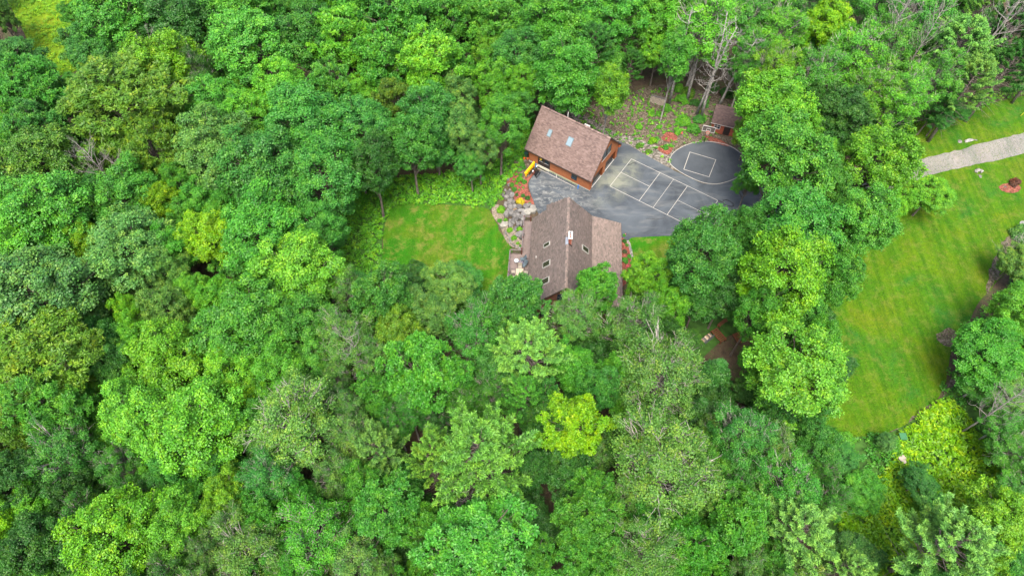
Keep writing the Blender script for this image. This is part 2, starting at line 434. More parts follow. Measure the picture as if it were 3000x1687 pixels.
# mulch and sand beds
P_BED = [(1500,492),(1530,478),(1556,490),(1570,503),(1552,525),(1546,545),(1552,566),(1560,585),(1566,604),(1540,606),(1515,596),(1503,575),(1495,552),(1484,535),(1480,512)]
tag(sheet('mulch_bed', gpoly(P_BED, .4, .05), M_MULCH, .045, .5), kind=S)
tag(sheet('soil_shade_patch', gpoly([(1508,462),(1540,468),(1566,492),(1562,506),(1545,520),(1520,516),(1512,488)], .5, .05), M_DUFF, .058, .5), kind=S)
tag(sheet('mulch_bed', gpoly([(1800,705),(1838,705),(1846,740),(1853,775),(1850,803),(1835,830),(1800,840)], .4), M_MULCH, .040, .6), kind=S)
tag(sheet('sand_bed', gpoly([(1442,606),(1460,600),(1500,640),(1560,650),(1570,700),(1540,735),(1500,722),(1478,700),(1470,675),(1456,652),(1443,630)], .4, .06), M_SAND, .02, .5), kind=S)
for nm, P in (('a', [(1938,404),(1955,388),(1975,392),(1985,408),(1965,416),(1948,414)]), ('b', [(1925,436),(1945,424),(1970,430),(1962,452),(1948,452)]), ('c', [(2066,398),(2085,402),(2110,410),(2140,430),(2100,421),(2075,413)]), ('d', [(2925,548),(2945,538),(2970,538),(2988,546),(2986,560),(2965,566),(2940,562)])):
    tag(sheet('mulch_bed', gpoly(P, .3, .06), M_MULCH, .045, .5), kind=S)
for P in ([(2590,1270),(2640,1250),(2700,1200),(2735,1180),(2745,1200),(2700,1245),(2650,1275)], [(2770,1130),(2800,1100),(2800,1150),(2790,1190),(2755,1200)], [(2900,790),(2930,720),(2960,690),(2985,720),(2930,800),(2890,860)], [(2745,980),(2790,960),(2800,1010),(2760,1010)]):
    tag(sheet('bare_soil', gpoly(P, .5, .15), M_DUFF, .014, .8), kind=S)

# ================================================================== BUILDINGS
M_SH_G = piecemat('garage_shingle', (.122, .084, .074), (.190, .134, .119), .9, 1.2, (.25, .18, .162))
M_SH_H = piecemat('house_shingle', (.122, .103, .088), (.200, .157, .136), .9, 1.2, (.27, .20, .17))
M_SH_S = piecemat('shed_shingle', (.06, .04, .04), (.10, .068, .065), .9, 2.5, (.13, .09, .08))
M_ROOFB = plain('roof_underlay', (.10, .075, .068), .9)
M_CEDAR = piecemat('cedar_siding', (.25, .088, .034), (.30, .112, .045), .6, 5)
M_DARKS = piecemat('brown_siding', (.10, .045, .03), (.13, .06, .04), .7, 5)
M_TRIM = plain('cedar_trim', (.30, .085, .03), .6)
M_BROWN = plain('brown_metal', (.045, .032, .028), .5)
M_DOOR = plain('dark_door', (.028, .022, .021), .4)
M_WHITE = plain('white_paint', (.50, .49, .47), .5, 0, .08)
M_CONC = plain('concrete', (.36, .38, .34), .9)
M_BLK = plain('black_steel', (.015, .016, .018), .4, .2)
M_YEL = plain('yellow_paint', (.75, .42, .008), .35, 0, .06)
M_BLUE = plain('blue_plastic', (.02, .17, .55), .4)
M_RED = plain('red_plastic', (.65, .06, .02), .4)
def glassmat(name, c, rough=.08):
    m, nt, b, _ = newmat(name); b.inputs['Base Color'].default_value = (*c, 1); b.inputs['Roughness'].default_value = rough
    b.inputs['Specular IOR Level'].default_value = .8; return m
M_GLASS = glassmat('window_glass', (.015, .035, .055))
M_SKYG = glassmat('skylight_dome', (.14, .21, .25), .45)
M_SKYD = glassmat('skylight_glass', (.03, .035, .02))

def shingles(name, org, ud, sd, nd, poly, mat, parent, tw=.29, ex=.135, seed=1):
    rnd = np.random.RandomState(seed); P = np.array(poly)
    u0, s0 = P.min(0); u1, s1 = P.max(0)
    org, ud, sd, nd = (np.array(q, float) for q in (org, ud, sd, nd))
    U = []; 
    for j in range(int((s1 - s0) / ex) + 1):
        off = rnd.uniform(0, tw)
        for u in np.arange(u0 - off, u1, tw):
            a, b = max(u, u0), min(u + tw - .008, u1); s = s0 + j * ex; e = min(s + ex, s1)
            if b - a > .04 and e - s > .02: U.append((a, b, s, e))
    U = np.array(U); k = inpoly((U[:, 0] + U[:, 1]) / 2, (U[:, 2] + U[:, 3]) / 2, poly) 
    U = U[k]; m = len(U); h = .022 + rnd.uniform(0, .012, m)
    def pt(u, s, z): return org + u[:, None] * ud + s[:, None] * sd + z[:, None] * nd
    a, b, s, e = U.T; z0 = np.full(m, .003)
    V = np.stack([pt(a, s, h), pt(b, s, h), pt(b, e + .01, z0 + .004), pt(a, e + .01, z0 + .004), pt(a, s, z0), pt(b, s, z0)], 1).reshape(-1, 3)
    i = np.arange(m)[:, None] * 6
    F = np.concatenate([i + [0, 1, 2, 3], i + [4, 5, 1, 0]], 0)
    v = np.clip(rnd.beta(2.2, 2.2, m) + .0, 0, 1)
    me = mesh_np(name, V, F, mat, {'var': np.concatenate([v, v * .5])})
    o = link(bpy.data.objects.new(name, me), parent); o['kind'] = 'stuff'; return o
def siding(name, org, ud, nd, u0, u1, z0, z1, lo, hi, holes, mat, parent, h=.115):
    "courses of clapboard on a wall; lo/hi give the ends of a course at height z; holes=(u0,u1,z0,z1)"
    mb = MB(); ud = Vector(ud); nd = Vector(nd); org = Vector(org); z = z0
    while z < z1 - .02:
        zt = min(z + h, z1); spans = [(lo((z + zt) / 2), hi((z + zt) / 2))]
        for (a, b, c, d) in holes:
            if zt > c and z < d:
                ns = []
                for (p, q) in spans:
                    if b <= p or a >= q: ns.append((p, q)); continue
                    if a > p: ns.append((p, a))
                    if b < q: ns.append((b, q))
                spans = ns
        for (p, q) in spans:
            if q - p < .03: continue
            A, B = org + ud * p, org + ud * q
            vs = [A + Vector((0,0,z)) + nd * .035, B + Vector((0,0,z)) + nd * .035, B + Vector((0,0,zt)) + nd * .010, A + Vector((0,0,zt)) + nd * .010,
                  A + Vector((0,0,z)) + nd * .002, B + Vector((0,0,z)) + nd * .002]
            mb.add(vs, [(0, 1, 2, 3), (4, 5, 1, 0)])
        z = zt
    o = mb.obj(name, mat, parent); o['kind'] = 'stuff'; return o
def window(parent, u0, u1, z0, z1, face, nd, frame_mat, glass_mat, panes=1, rails=0, w=.07, name='window'):
    "window lying in a vertical wall. face(u,z,d) -> local point, d = distance out of the wall"
    mb = MB()
    def bar(a, b, c, d, t0=.003, t1=.075):
        p = [face(x, z, t0) for x, z in ((a, c), (b, c), (b, d), (a, d))]
        mb.prism(p, Vector(face(0, 0, t1)) - Vector(face(0, 0, t0)))
    bar(u0, u1, z0, z0 + w); bar(u0, u1, z1 - w, z1); bar(u0, u0 + w, z0 + w, z1 - w); bar(u1 - w, u1, z0 + w, z1 - w)
    for k in range(1, panes):
        c = u0 + (u1 - u0) * k / panes; bar(c - w / 2, c + w / 2, z0 + w, z1 - w)
    for k in range(1, rails + 1):
        c = z0 + (z1 - z0) * k / (rails + 1); bar(u0 + w, u1 - w, c - .02, c + .02)
    fr = mb.obj(name, frame_mat, parent)
    g = MB(); p = [face(x, z, .045) for x, z in ((u0 + w, z0 + w), (u1 - w, z0 + w), (u1 - w, z1 - w), (u0 + w, z1 - w))]
    g.prism(p, Vector(face(0, 0, .005)) - Vector(face(0, 0, .045))); g.obj('pane', glass_mat, fr)
    return fr
def skylight(parent, org, ud, sd, nd, u0, u1, s0, s1, fm, gm, h=.14):
    org, ud, sd, nd = (Vector(q) for q in (org, ud, sd, nd))
    P = lambda u, s, z: org + ud * u + sd * s + nd * z
    mb = MB(); w = .09
    for (a, b, c, d) in ((u0, u1, s0, s0 + w), (u0, u1, s1 - w, s1), (u0, u0 + w, s0 + w, s1 - w), (u1 - w, u1, s0 + w, s1 - w)):
        mb.prism([P(a, c, 0), P(b, c, 0), P(b, d, 0), P(a, d, 0)], nd * h)
    f = mb.obj('skylight', fm, parent)
    g = MB(); g.prism([P(a, b, h * .8) for a, b in ((u0 + w, s0 + w), (u1 - w, s0 + w), (u1 - w, s1 - w), (u0 + w, s1 - w))], nd * .025)
    g.obj('pane', gm, f); return f

# ---- detached garage
GA = math.radians(-34.1)
gar = empty('garage', (2.42, 66.73, 0), GA, label='detached garage with orange cedar siding, brown shingle roof and two dark overhead doors', cat='garage')
GU, GV, RZ, SL, RV = 9.95, 7.35, 7.25, 1.13, 3.675
mb = MB()
mb.box(-.03, GU - .42, -.03, GV + .03, -.5, .22)
for a_, b_ in ((-.03, .45), (3.25, 4.05), (6.85, GV + .03)): mb.box(GU - .42, GU + .03, a_, b_, -.5, .22)
mb.obj('foundation', M_CONC, gar)
D1, D2 = (.45, 3.25), (4.05, 6.85)
mb = MB()      # walls, with the recessed doorways left open on the east side
mb.box(0, GU, 0, .15, .22, 2.9); mb.box(0, GU, GV - .15, GV, .22, 2.9); mb.box(0, .15, .15, GV - .15, .22, 2.9)
for a, b, z0, z1 in ((.15, D1[0], .22, 2.9), (D1[1], D2[0], .22, 2.9), (D2[1], GV - .15, .22, 2.9), (D1[0], D1[1], 2.12, 2.9), (D2[0], D2[1], 2.12, 2.9)):
    mb.box(GU - .38, GU, a, b, z0, z1)
zt = lambda v: RZ - SL * abs(v - RV) - .06
for u in (0, GU - .15):
    mb.prism([(u, 0, 2.9), (u, GV, 2.9), (u, RV, zt(RV))], (.15, 0, 0))
mb.obj('wall', plain('cedar_wall', (.24, .085, .032), .7), gar)
DD = (1.56, 3.42, .22, 2.15); WN = (6.93, 7.85, .72, 2.05)
siding('siding', (0, 0, 0), (1, 0, 0), (0, -1, 0), 0, GU, .22, 2.6, lambda z: .1, lambda z: GU - .1, [DD, WN], M_CEDAR, gar)
GW = (2.55, 4.85, 3.62, 5.15)
siding('siding', (GU, 0, 0), (0, 1, 0), (1, 0, 0), 0, GV, .22, 7.0, lambda z: max(.1, RV - (RZ - .1 - z) / SL), lambda z: min(GV - .1, RV + (RZ - .1 - z) / SL), [(*D1, 0, 2.12), (*D2, 0, 2.12), GW], M_CEDAR, gar)
siding('siding', (0, 0, 0), (0, 1, 0), (-1, 0, 0), 0, GV, .22, 7.0, lambda z: max(.1, RV - (RZ - .1 - z) / SL), lambda z: min(GV - .1, RV + (RZ - .1 - z) / SL), [], M_CEDAR, gar)
siding('siding', (0, GV, 0), (1, 0, 0), (0, 1, 0), 0, GU, .22, 2.6, lambda z: .1, lambda z: GU - .1, [], M_CEDAR, gar)
for (u, v) in ((-.04, -.04), (GU - .10, -.04), (-.04, GV - .10), (GU - .10, GV - .10)):
    MB().box(u, u + .14, v, v + .14, .2, 2.75).obj('corner_board', M_TRIM, gar)
# roof slabs (south and north), fascia
o_ = .5; u0, u1 = -.5, GU + .27; ze = RZ - SL * (RV + o_)
nS = Vector((0, -SL, 1)).normalized(); nN = Vector((0, SL, 1)).normalized()
for sgn in (1, -1):
    e = RV - sgn * (RV + o_)
    mb = MB(); mb.prism([(u0, e, ze), (u1, e, ze), (u1, RV, RZ), (u0, RV, RZ)], (0, 0, -.17))
    rf = mb.obj('roof', M_ROOFB, gar)
    sl = math.hypot(RV + o_, SL * (RV + o_)); sd = Vector((0, sgn, SL)).normalized(); nd = Vector((0, -sgn * SL, 1)).normalized()
    shingles('shingles', (0, e, ze), (1, 0, 0), sd, nd, [(u0, 0), (u1, 0), (u1, sl), (u0, sl)], M_SH_G, rf, seed=3 + sgn)
    MB().box(u0 - .01, u1 + .01, min(e, e - sgn * .03), max(e, e - sgn * .03), ze - .2, ze + .005).obj('fascia', M_BROWN, rf)
    for u in (u0 - .02, u1 + .002):
        MB().prism([(u, e, ze - .19), (u, e, ze + .02), (u, RV, RZ + .02), (u, RV, RZ - .19)], (.02, 0, 0)).obj('rake_board', M_BROWN, rf)
mb = MB(); i = u0
while i < u1:
    j = min(i + .3, u1)
    for sgn in (1, -1): mb.prism([(i, RV, RZ + .035), (j - .01, RV, RZ + .045), (j - .01, RV - sgn * .13, RZ + .045 - .13 * SL), (i, RV - sgn * .13, RZ + .035 - .13 * SL)], (0, 0, .02))
    i = j
k = mb.obj('ridge_caps', M_SH_G, gar); k['kind'] = 'stuff'
MB().box(u0 + .6, u1 - .6, RV - .17, RV - .135, RZ - .19, RZ - .10).obj('ridge_vent', M_BROWN, gar)
for v0, v1 in ((-.5, 0), (GV, GV + .5)):   # boxed eave returns
    MB().box(GU - .1, u1, v0, v1, 2.2, 2.42).obj('eave_return', M_TRIM, gar)
for D in (D1, D2):
    mb = MB()
    for k in range(4):
        mb.box(GU - .36, GU - .31, D[0], D[1], .08 + k * .51, .08 + k * .51 + .495)
    d = mb.obj('overhead_door', M_DOOR, gar)
    MB().box(GU - .09, GU - .02, D[0], D[1], .0, .05).obj('threshold', M_WHITE, gar)
    mb = MB(); mb.box(GU - .3, GU + .03, D[0] - .06, D[0] + .0, .05, 2.12); mb.box(GU - .3, GU + .03, D[1], D[1] + .06, .05, 2.12); mb.box(GU - .3, GU + .03, D[0] - .06, D[1] + .06, 2.121, 2.2)
    mb.obj('door_frame', M_TRIM, gar)
fS = lambda u, z, d: (u, -d, z)
fE = lambda v, z, d: (GU + d, v, z)
window(gar, WN[0], WN[1], WN[2], WN[3], fS, None, M_BROWN, M_GLASS, 1, 1)
MB().box(WN[0] - .06, WN[1] + .06, -.09, -.036, WN[2] - .07, WN[2]).obj('window_sill', M_TRIM, gar)
window(gar, 2.55, 3.66, GW[2], GW[3], fE, None, M_BROWN, M_GLASS)
window(gar, 3.74, 4.85, GW[2], GW[3], fE, None, M_BROWN, M_GLASS)
MB().box(GU + .036, GU + .09, 2.5, 4.9, GW[2] - .08, GW[2]).obj('window_sill', M_WHITE, gar)
for a, b in ((1.60, 2.46), (2.50, 3.38)):
    mb = MB(); mb.box(a, b, -.05, -.005, .25, 2.13); d = mb.obj('entry_door', M_DOOR, gar)
    MB().box(a + .15, b - .15, -.058, -.0505, 1.15, 2.0).obj('pane', M_GLASS, d)
    MB().box(a + .13, b - .13, -.075, -.0585, 1.05, 1.12).obj('ledge', M_WHITE, d)
    mb = MB(); mb.tube([(b - .07 if a < 2 else a + .07, -.05, 1.0), (b - .07 if a < 2 else a + .07, -.12, 1.0)], .03); mb.obj('door_handle', M_WHITE, d)
mb = MB(); mb.box(1.50, 1.60, -.07, 0, .22, 2.2); mb.box(3.38, 3.48, -.07, 0, .22, 2.2); mb.box(1.50, 3.48, -.07, 0, 2.2, 2.3); mb.obj('door_frame', M_BROWN, gar)
for (u, w, z) in ((1.5, 2.0, .13), (1.5, 2.0, .02)):
    MB().box(u, u + w, -.24 if z < .1 else -.14, -.04, z, z + .1).obj('door_step', M_WHITE, gar)
zS = lambda v: RZ - SL * (RV - v)
sl = math.hypot(1, SL); sdS = Vector((0, 1, SL)).normalized()
for (a, b, v0, v1) in ((1.80, 2.38, 1.44, 2.10), (4.83, 5.64, 1.46, 2.27)):
    skylight(gar, (0, 0, zS(0)), (1, 0, 0), sdS, nS, a, b, v0 * sl, v1 * sl, plain('skylight_frame', (.12, .17, .19), .4), M_SKYG)
mb = MB(); mb.tube([(3.45, RV + .3, RZ - .3), (3.45, RV + .3, RZ + .62)], .06, 8); mb.obj('vent_pipe', M_WHITE, gar)
MB().box(6.0, 6.8, RV + .40, RV + .55, RZ - .5, RZ - .22).obj('roof_vent', M_WHITE, gar)

# ---- main house
HA = math.radians(-3.87)
hou = empty('house', (1.72, 40.9, 0), HA, label='brown shingled main house with five small skylights and a brick chimney beside the deck', cat='house')
hou['label'] = 'main house with steep brown shingle roof, brick chimney and four skylights beside the deck'
R0, RZH, HV = 4.35, 7.70, 13.15
zl = lambda u: 3 + (RZH - 3) * u / R0
KU, KZ, EU, EZ = 7.55, RZH - 1.08 * 3.2, 11.35, 3.05
lp = [(0, 0), (0, HV), (1.75, HV), (1.75, HV + .82), (R0, HV - .05), (R0, 0)]
mb = MB(); mb.prism([(u, v, zl(u)) for u, v in lp][::-1], (0, 0, -.2)); rl = mb.obj('roof', M_ROOFB, hou)
SLH = (RZH - 3) / R0; q = math.hypot(1, SLH)
shingles('shingles', (0, 0, 3), (0, 1, 0), Vector((1, 0, SLH)).normalized(), Vector((-SLH, 0, 1)).normalized(), [(v, u * q) for u, v in lp], M_SH_H, rl, seed=5)
mb = MB(); mb.prism([(R0, 0, RZH), (KU, 0, KZ), (KU, HV, KZ), (R0, HV - .05, RZH)], (0, 0, -.2)); rr = mb.obj('roof', M_ROOFB, hou)
s2 = 1.08; q = math.hypot(1, s2); LL = (KU - R0) * q
shingles('shingles', (KU, 0, KZ), (0, 1, 0), Vector((-1, 0, s2)).normalized(), Vector((s2, 0, 1)).normalized(), [(0, 0), (HV, 0), (HV - .04, LL), (0, LL)], M_SH_H, rr, seed=6)
mb = MB(); mb.prism([(KU, 0, KZ), (EU, 0, EZ), (EU, HV, EZ), (KU, HV, KZ)], (0, 0, -.2)); rs = mb.obj('roof', M_ROOFB, hou)
s3 = (KZ - EZ) / (EU - KU); q = math.hypot(1, s3); LL = (EU - KU) * q
shingles('shingles', (EU, 0, EZ), (0, 1, 0), Vector((-1, 0, s3)).normalized(), Vector((s3, 0, 1)).normalized(), [(0, 0), (HV, 0), (HV, LL), (0, LL)], M_SH_H, rs, seed=7)
mb = MB(); v = 0
while v < HV - .1:
    w = min(v + .24, HV - .05)
    for a in (1, -1): mb.prism([(R0, v, RZH + .05), (R0, w, RZH + .03), (R0 + a * .17, w, RZH + .03 - .18), (R0 + a * .17, v, RZH + .05 - .18)], (0, 0, .025))
    v = w if w > v + .01 else HV
k = mb.obj('ridge_caps', M_SH_H, hou); k['kind'] = 'stuff'
MB().box(-.02, .0, 0, HV, 2.78, 3.03).obj('fascia', M_BROWN, hou); MB().box(EU, EU + .02, 0, HV, EZ - .22, EZ + .03).obj('fascia', M_BROWN, hou)
mb = MB()
mb.prism([(0, -.02, 2.8), (R0, -.02, RZH - .2), (R0, -.02, RZH + .02), (0, -.02, 3.02)], (0, .02, 0)); mb.prism([(R0, -.02, RZH - .2), (KU, -.02, KZ - .2), (KU, -.02, KZ + .02), (R0, -.02, RZH + .02)], (0, .02, 0)); mb.prism([(KU, -.02, KZ - .2), (EU, -.02, EZ - .2), (EU, -.02, EZ + .02), (KU, -.02, KZ + .02)], (0, .02, 0))
mb.obj('rake_board', M_BROWN, hou)
mb = MB()
a, b, c, d = .55, EU - .5, .45, HV - .5
mb.box(a, a + .15, c, d, -2.2, 3.2); mb.box(b - .15, b, c, d, -1, 3.0); mb.box(a + .15, b - .15, d - .15, d, -1, 3.0); mb.box(a + .15, b - .15, c, c + .15, -2.2, 3.0)
for v in (c, d - .15): mb.prism([(a + .15, v, 3.0), (b - .15, v, 3.0), (KU, v, KZ - .25), (R0, v, RZH - .25), (a + .15, v, zl(a + .15) - .25)], (0, .15, 0))
mb.obj('wall', plain('brown_wall', (.11, .05, .033), .8), hou)
def rakeR(z): return b - .1 if z < EZ else (KU + (KZ - z) / s3 if z < KZ else R0 + (RZH - z) / s2) - .3
siding('siding', (0, c, 0), (1, 0, 0), (0, -1, 0), 0, 11, -1.9, 7.2, lambda z: max(a + .05, (z - 3) / SLH + .3), rakeR, [(1.6, 3.0, .2, 2.3), (3.45, 4.35, 4.3, 5.6), (5, 6.5, .5, 2.3)], M_DARKS, hou)
siding('siding', (a, 0, 0), (0, 1, 0), (-1, 0, 0), 0, HV, .15, 2.9, lambda z: c, lambda z: d, [(2.5, 4.8, .2, 2.3), (7, 8.2, .9, 2.2), (10, 11, .2, 2.3)], M_DARKS, hou)
fH = lambda u, z, dd: (u, c - dd, z)
window(hou, 3.45, 4.35, 4.3, 5.6, fH, None, M_BROWN, M_GLASS, 1, 1); window(hou, 5, 6.5, .5, 2.3, fH, None, M_BROWN, M_GLASS, 2); window(hou, 1.6, 3.0, .2, 2.3, fH, None, M_BROWN, M_GLASS, 2)
fW = lambda v, z, dd: (a - dd, v, z)
window(hou, 2.5, 4.8, .2, 2.3, fW, None, M_BROWN, M_GLASS, 2, name='patio_door'); window(hou, 7, 8.2, .9, 2.2, fW, None, M_BROWN, M_GLASS, 2); window(hou, 10, 11, .2, 2.3, fW, None, M_BROWN, M_GLASS, 1, name='patio_door')
M_SKF = plain('grey_skylight_frame', (.26, .26, .24), .5)
q = math.hypot(1, SLH)
for (u0_, u1_, v0, v1) in ((1.69, 2.40, 7.24, 7.86), (1.70, 2.53, 4.27, 5.10), (1.68, 2.51, 1.86, 2.70)):
    skylight(hou, (0, 0, 3), Vector((0, -1, 0)), Vector((1, 0, SLH)).normalized(), Vector((-SLH, 0, 1)).normalized(), -v1, -v0, u0_ * q, u1_ * q, M_SKF, M_SKYD)
q = math.hypot(1, s2)
skylight(hou, (KU, 0, KZ), (0, 1, 0), Vector((-1, 0, s2)).normalized(), Vector((s2, 0, 1)).normalized(), 6.73, 7.53, (KU - 7.0) * q, (KU - 6.18) * q, M_SKF, M_SKYD)
mb = MB(); mb.tube([(.78, 6.5, 3.7), (.78, 6.5, 4.2)], .06, 8); mb.obj('vent_pipe', M_WHITE, hou)
# chimney: bricks, cap, flues
mb = MB(); mb.box(4.47, 4.85, 6.25, 7.15, 6.4, 8.55); ch = mb.obj('chimney', plain('mortar', (.38, .34, .30), .9), hou)
bk = MB().box(0, .19, 0, .012, 0, .06); M_BRICK = plain('brick', (.22, .055, .03), .85, 0, .35, 9); bme = bk.mesh('brick', M_BRICK)
bk = MB().box(0, .012, 0, .19, 0, .06); bme2 = bk.mesh('brick_side', M_BRICK)
for r in range(26):
    z = 6.75 + r * .07
    for k in range(2):
        u = 4.475 + k * .2 - (.1 if r % 2 else 0)
        if u < 4.46: u += .1 
        if u + .19 < 4.87:
            o = link(bpy.data.objects.new('brick', bme), ch); o.location = (u, 6.237, z)
    for k in range(4):
        for uu in (4.459, 4.849):
            if (r + k) % 1 == 0:
                o = link(bpy.data.objects.new('brick', bme2), ch); o.location = (uu, 6.26 + k * .22 + (.03 if r % 2 else 0), z)
MB().box(4.40, 4.90, 6.15, 7.24, 8.55, 8.64).obj('chimney_cap', M_WHITE, ch)
for k, v in enumerate((6.35, 6.64, 6.93)):
    mb = MB(); mb.box(4.56, 4.74, v - .02, v + .16, 8.64, 8.72); fl = mb.obj('flue', plain('flue_clay', (.25, .10, .06) if k < 2 else (.05, .05, .06), .8), ch)
    MB().box(4.595, 4.705, v + .015, v + .125, 8.721, 8.73).obj('flue_opening', M_BLK, fl)
mb = MB(); mb.box(4.12, 4.46, 6.0, 7.0, 7.35, 7.78); mb.obj('chimney_saddle', plain('pale_flashing', (.25, .28, .32), .4, .3), hou)
mb = MB(); mb.prism([(4.46, 6.1, 7.62), (4.95, 6.1, 7.09), (4.95, 6.24, 7.09), (4.46, 6.24, 7.62)], (0, 0, .08)); mb.obj('flashing', M_BLK, hou)

# ---- deck
dk = empty('deck', (1.72, 40.9, 0), HA, label='raised wooden deck with grey boards and dark railing along the left side of the house', cat='deck')
M_BOARD = plain('deck_board', (.17, .135, .125), .8, 0, .18, 3); M_RAIL = plain('rail_wood', (.115, .09, .085), .7); M_POST = plain('post_wood', (.10, .035, .025), .7); M_PAIL = plain('railing_cap', (.12, .10, .10), .7)
u = -2.62
while u < .5:
    v1 = 9.5 if u < -1.16 else 14.95
    bw = min(.135, .55 - u)
    for (p, q) in (((4.25, v1),) if u < -1.16 else ((4.25, 10.0), (10.01, v1))):
        MB().box(u, u + bw, p, q, .10, .145).obj('board', M_BOARD, dk)
    u += .148
mb = MB(); mb.box(-2.6, .5, 4.3, 4.35, -.12, .098); mb.box(-2.6, -2.55, 4.35, 9.5, -.12, .098); mb.box(-2.6, -1.12, 9.45, 9.499, -.12, .098); mb.box(-1.12, -1.07, 9.5, 14.9, -.12, .098); mb.box(-1.07, .5, 14.85, 14.9, -.12, .098)
for v in (5.5, 7.0, 8.5): mb.box(-2.54, .5, v, v + .05, -.12, .098)
mb.obj('deck_frame', M_POST, dk)
for (u, v) in ((-2.5, 4.45), (-.9, 4.45), (-2.5, 7), (-2.5, 9.35), (-1.0, 12), (-1.0, 14.6)): MB().box(u - .07, u + .07, v - .07, v + .07, -2.4, -.121).obj('support_post', M_POST, dk)
def railing(P, posts_every=1.75, skip_end=False, cap=M_PAIL):
    for i in range(len(P) - 1):
        a, b = Vector((*P[i], 0)), Vector((*P[i + 1], 0)); d = b - a; l = d.length; M = T(a.x, a.y, 0) @ Rz(math.atan2(d.y, d.x))
        MB().box(.07, l - .07, -.07, .07, 1.09, 1.13, M).obj('top_rail', cap, dk)
        MB().box(.07, l - .07, -.03, .03, .25, .30, M).obj('bottom_rail', M_RAIL, dk)
        k = max(1, round(l / posts_every))
        for j in range(0, k + 1):
            if j == k and i < len(P) - 2: continue
            MB().box(l * j / k - .065, l * j / k + .065, -.065, .065, -.1, 1.2, M).obj('post', M_POST, dk)
        nb = int(l / .15)
        for j in range(1, nb):
            x = l * j / nb
            o = link(bpy.data.objects.new('baluster', BAL), dk); o.matrix_local = M @ T(x, 0, .30)
BAL = MB().box(-.018, .018, -.018, .018, 0, .788).mesh('baluster', M_RAIL)
railing([(-.2, 4.28), (-2.6, 4.28), (-2.6, 9.48), (-1.12, 9.48)], 1.7)
railing([(-1.12, 9.75), (-1.12, 14.93), (-.25, 14.93)], 1.75)

# ---- garden shed
sx, sy = at(2079, 386, 0); SA = math.radians(-19)
shd = empty('shed', (sx, sy, 0), SA, label='small garden shed with red-brown siding and white window frame under the round maple', cat='shed')
WU, WV = 3.8, 3.2
mb = MB(); mb.box(0, WU, 0, WV, 0, 2.2); mb.prism([(0, 0, 2.2), (0, WV, 2.2), (0, WV / 2, 3.65)], (.1, 0, 0)); mb.prism([(WU - .1, 0, 2.2), (WU - .1, WV, 2.2), (WU - .1, WV / 2, 3.65)], (.1, 0, 0)); mb.obj('wall', plain('red_wall', (.25, .06, .03), .7), shd)
siding('siding', (0, 0, 0), (1, 0, 0), (0, -1, 0), 0, WU, .1, 2.2, lambda z: 0, lambda z: WU, [(.4, 1.2, .9, 1.9), (1.8, 2.7, .1, 2.0)], piecemat('red_siding', (.24, .055, .03), (.30, .08, .04), .7), shd)
fs = lambda u, z, d: (u, -d, z)
window(shd, .35, 1.25, .85, 1.95, fs, None, M_WHITE, M_GLASS, 2, 1, .06)
mb = MB(); mb.box(1.8, 2.7, -.04, .0, .08, 2.0); mb.obj('door', M_DOOR, shd)
for sgn in (1, -1):
    e = WV / 2 - sgn * (WV / 2 + .35); ez = 3.85 - .93 * (WV / 2 + .35)
    mb = MB(); mb.prism([(-.25, e, ez), (WU + .25, e, ez), (WU + .25, WV / 2, 3.85), (-.25, WV / 2, 3.85)], (0, 0, -.1)); r = mb.obj('roof', M_ROOFB, shd)
    l = math.hypot(1, .93) * (WV / 2 + .35)
    shingles('shingles', (0, e, ez), (1, 0, 0), Vector((0, sgn, .93)).normalized(), Vector((0, -sgn * .93, 1)).normalized(), [(-.25, 0), (WU + .25, 0), (WU + .25, l), (-.25, l)], M_SH_S, r, seed=9)
mb = MB(); mb.box(-.27, WU + .27, -.38, -.355, 1.97, 2.05); mb.obj('fascia', M_WHITE, shd)

# ================================================================== THINGS AROUND THE BUILDINGS
def gp(u, v, z=0):          # garage frame -> world
    c_, s_ = math.cos(GA), math.sin(GA); return (2.42 + u * c_ - v * s_, 66.73 + u * s_ + v * c_, z)
def hp(u, v, z=0):
    c_, s_ = math.cos(HA), math.sin(HA); return (1.72 + u * c_ - v * s_, 40.9 + u * s_ + v * c_, z)
# ladder lying on its edge along the garage wall
ld = empty('ladder', gp(1.55, -.62), GA, label='long yellow-green extension ladder lying on edge along the garage wall', cat='ladder')
mb = MB(); mb.box(0, 6.9, -.025, .025, .74, .80); mb.obj('rail', plain('yellow_fibreglass', (.27, .31, .12), .5), ld)
mb = MB(); mb.box(.2, 6.4, -.04, -.0, .12, .17); mb.obj('rail', M_WHITE, ld)
for k in range(21): MB().tube([(.35 + k * .3, -.01, .17), (.35 + k * .3, -.01, .73)], .017, 5).obj('rung', plain('aluminium', (.16, .17, .17), .4, .6) if k == 0 else bpy.data.materials['aluminium'], ld)
for x in (-.08, 6.85): MB().box(x, x + .13, -.06, .06, .12, .86).obj('end_cap', M_BLUE, ld)
MB().box(3.35, 3.47, -.06, .05, .18, .74).obj('bracket', M_WHITE, ld)
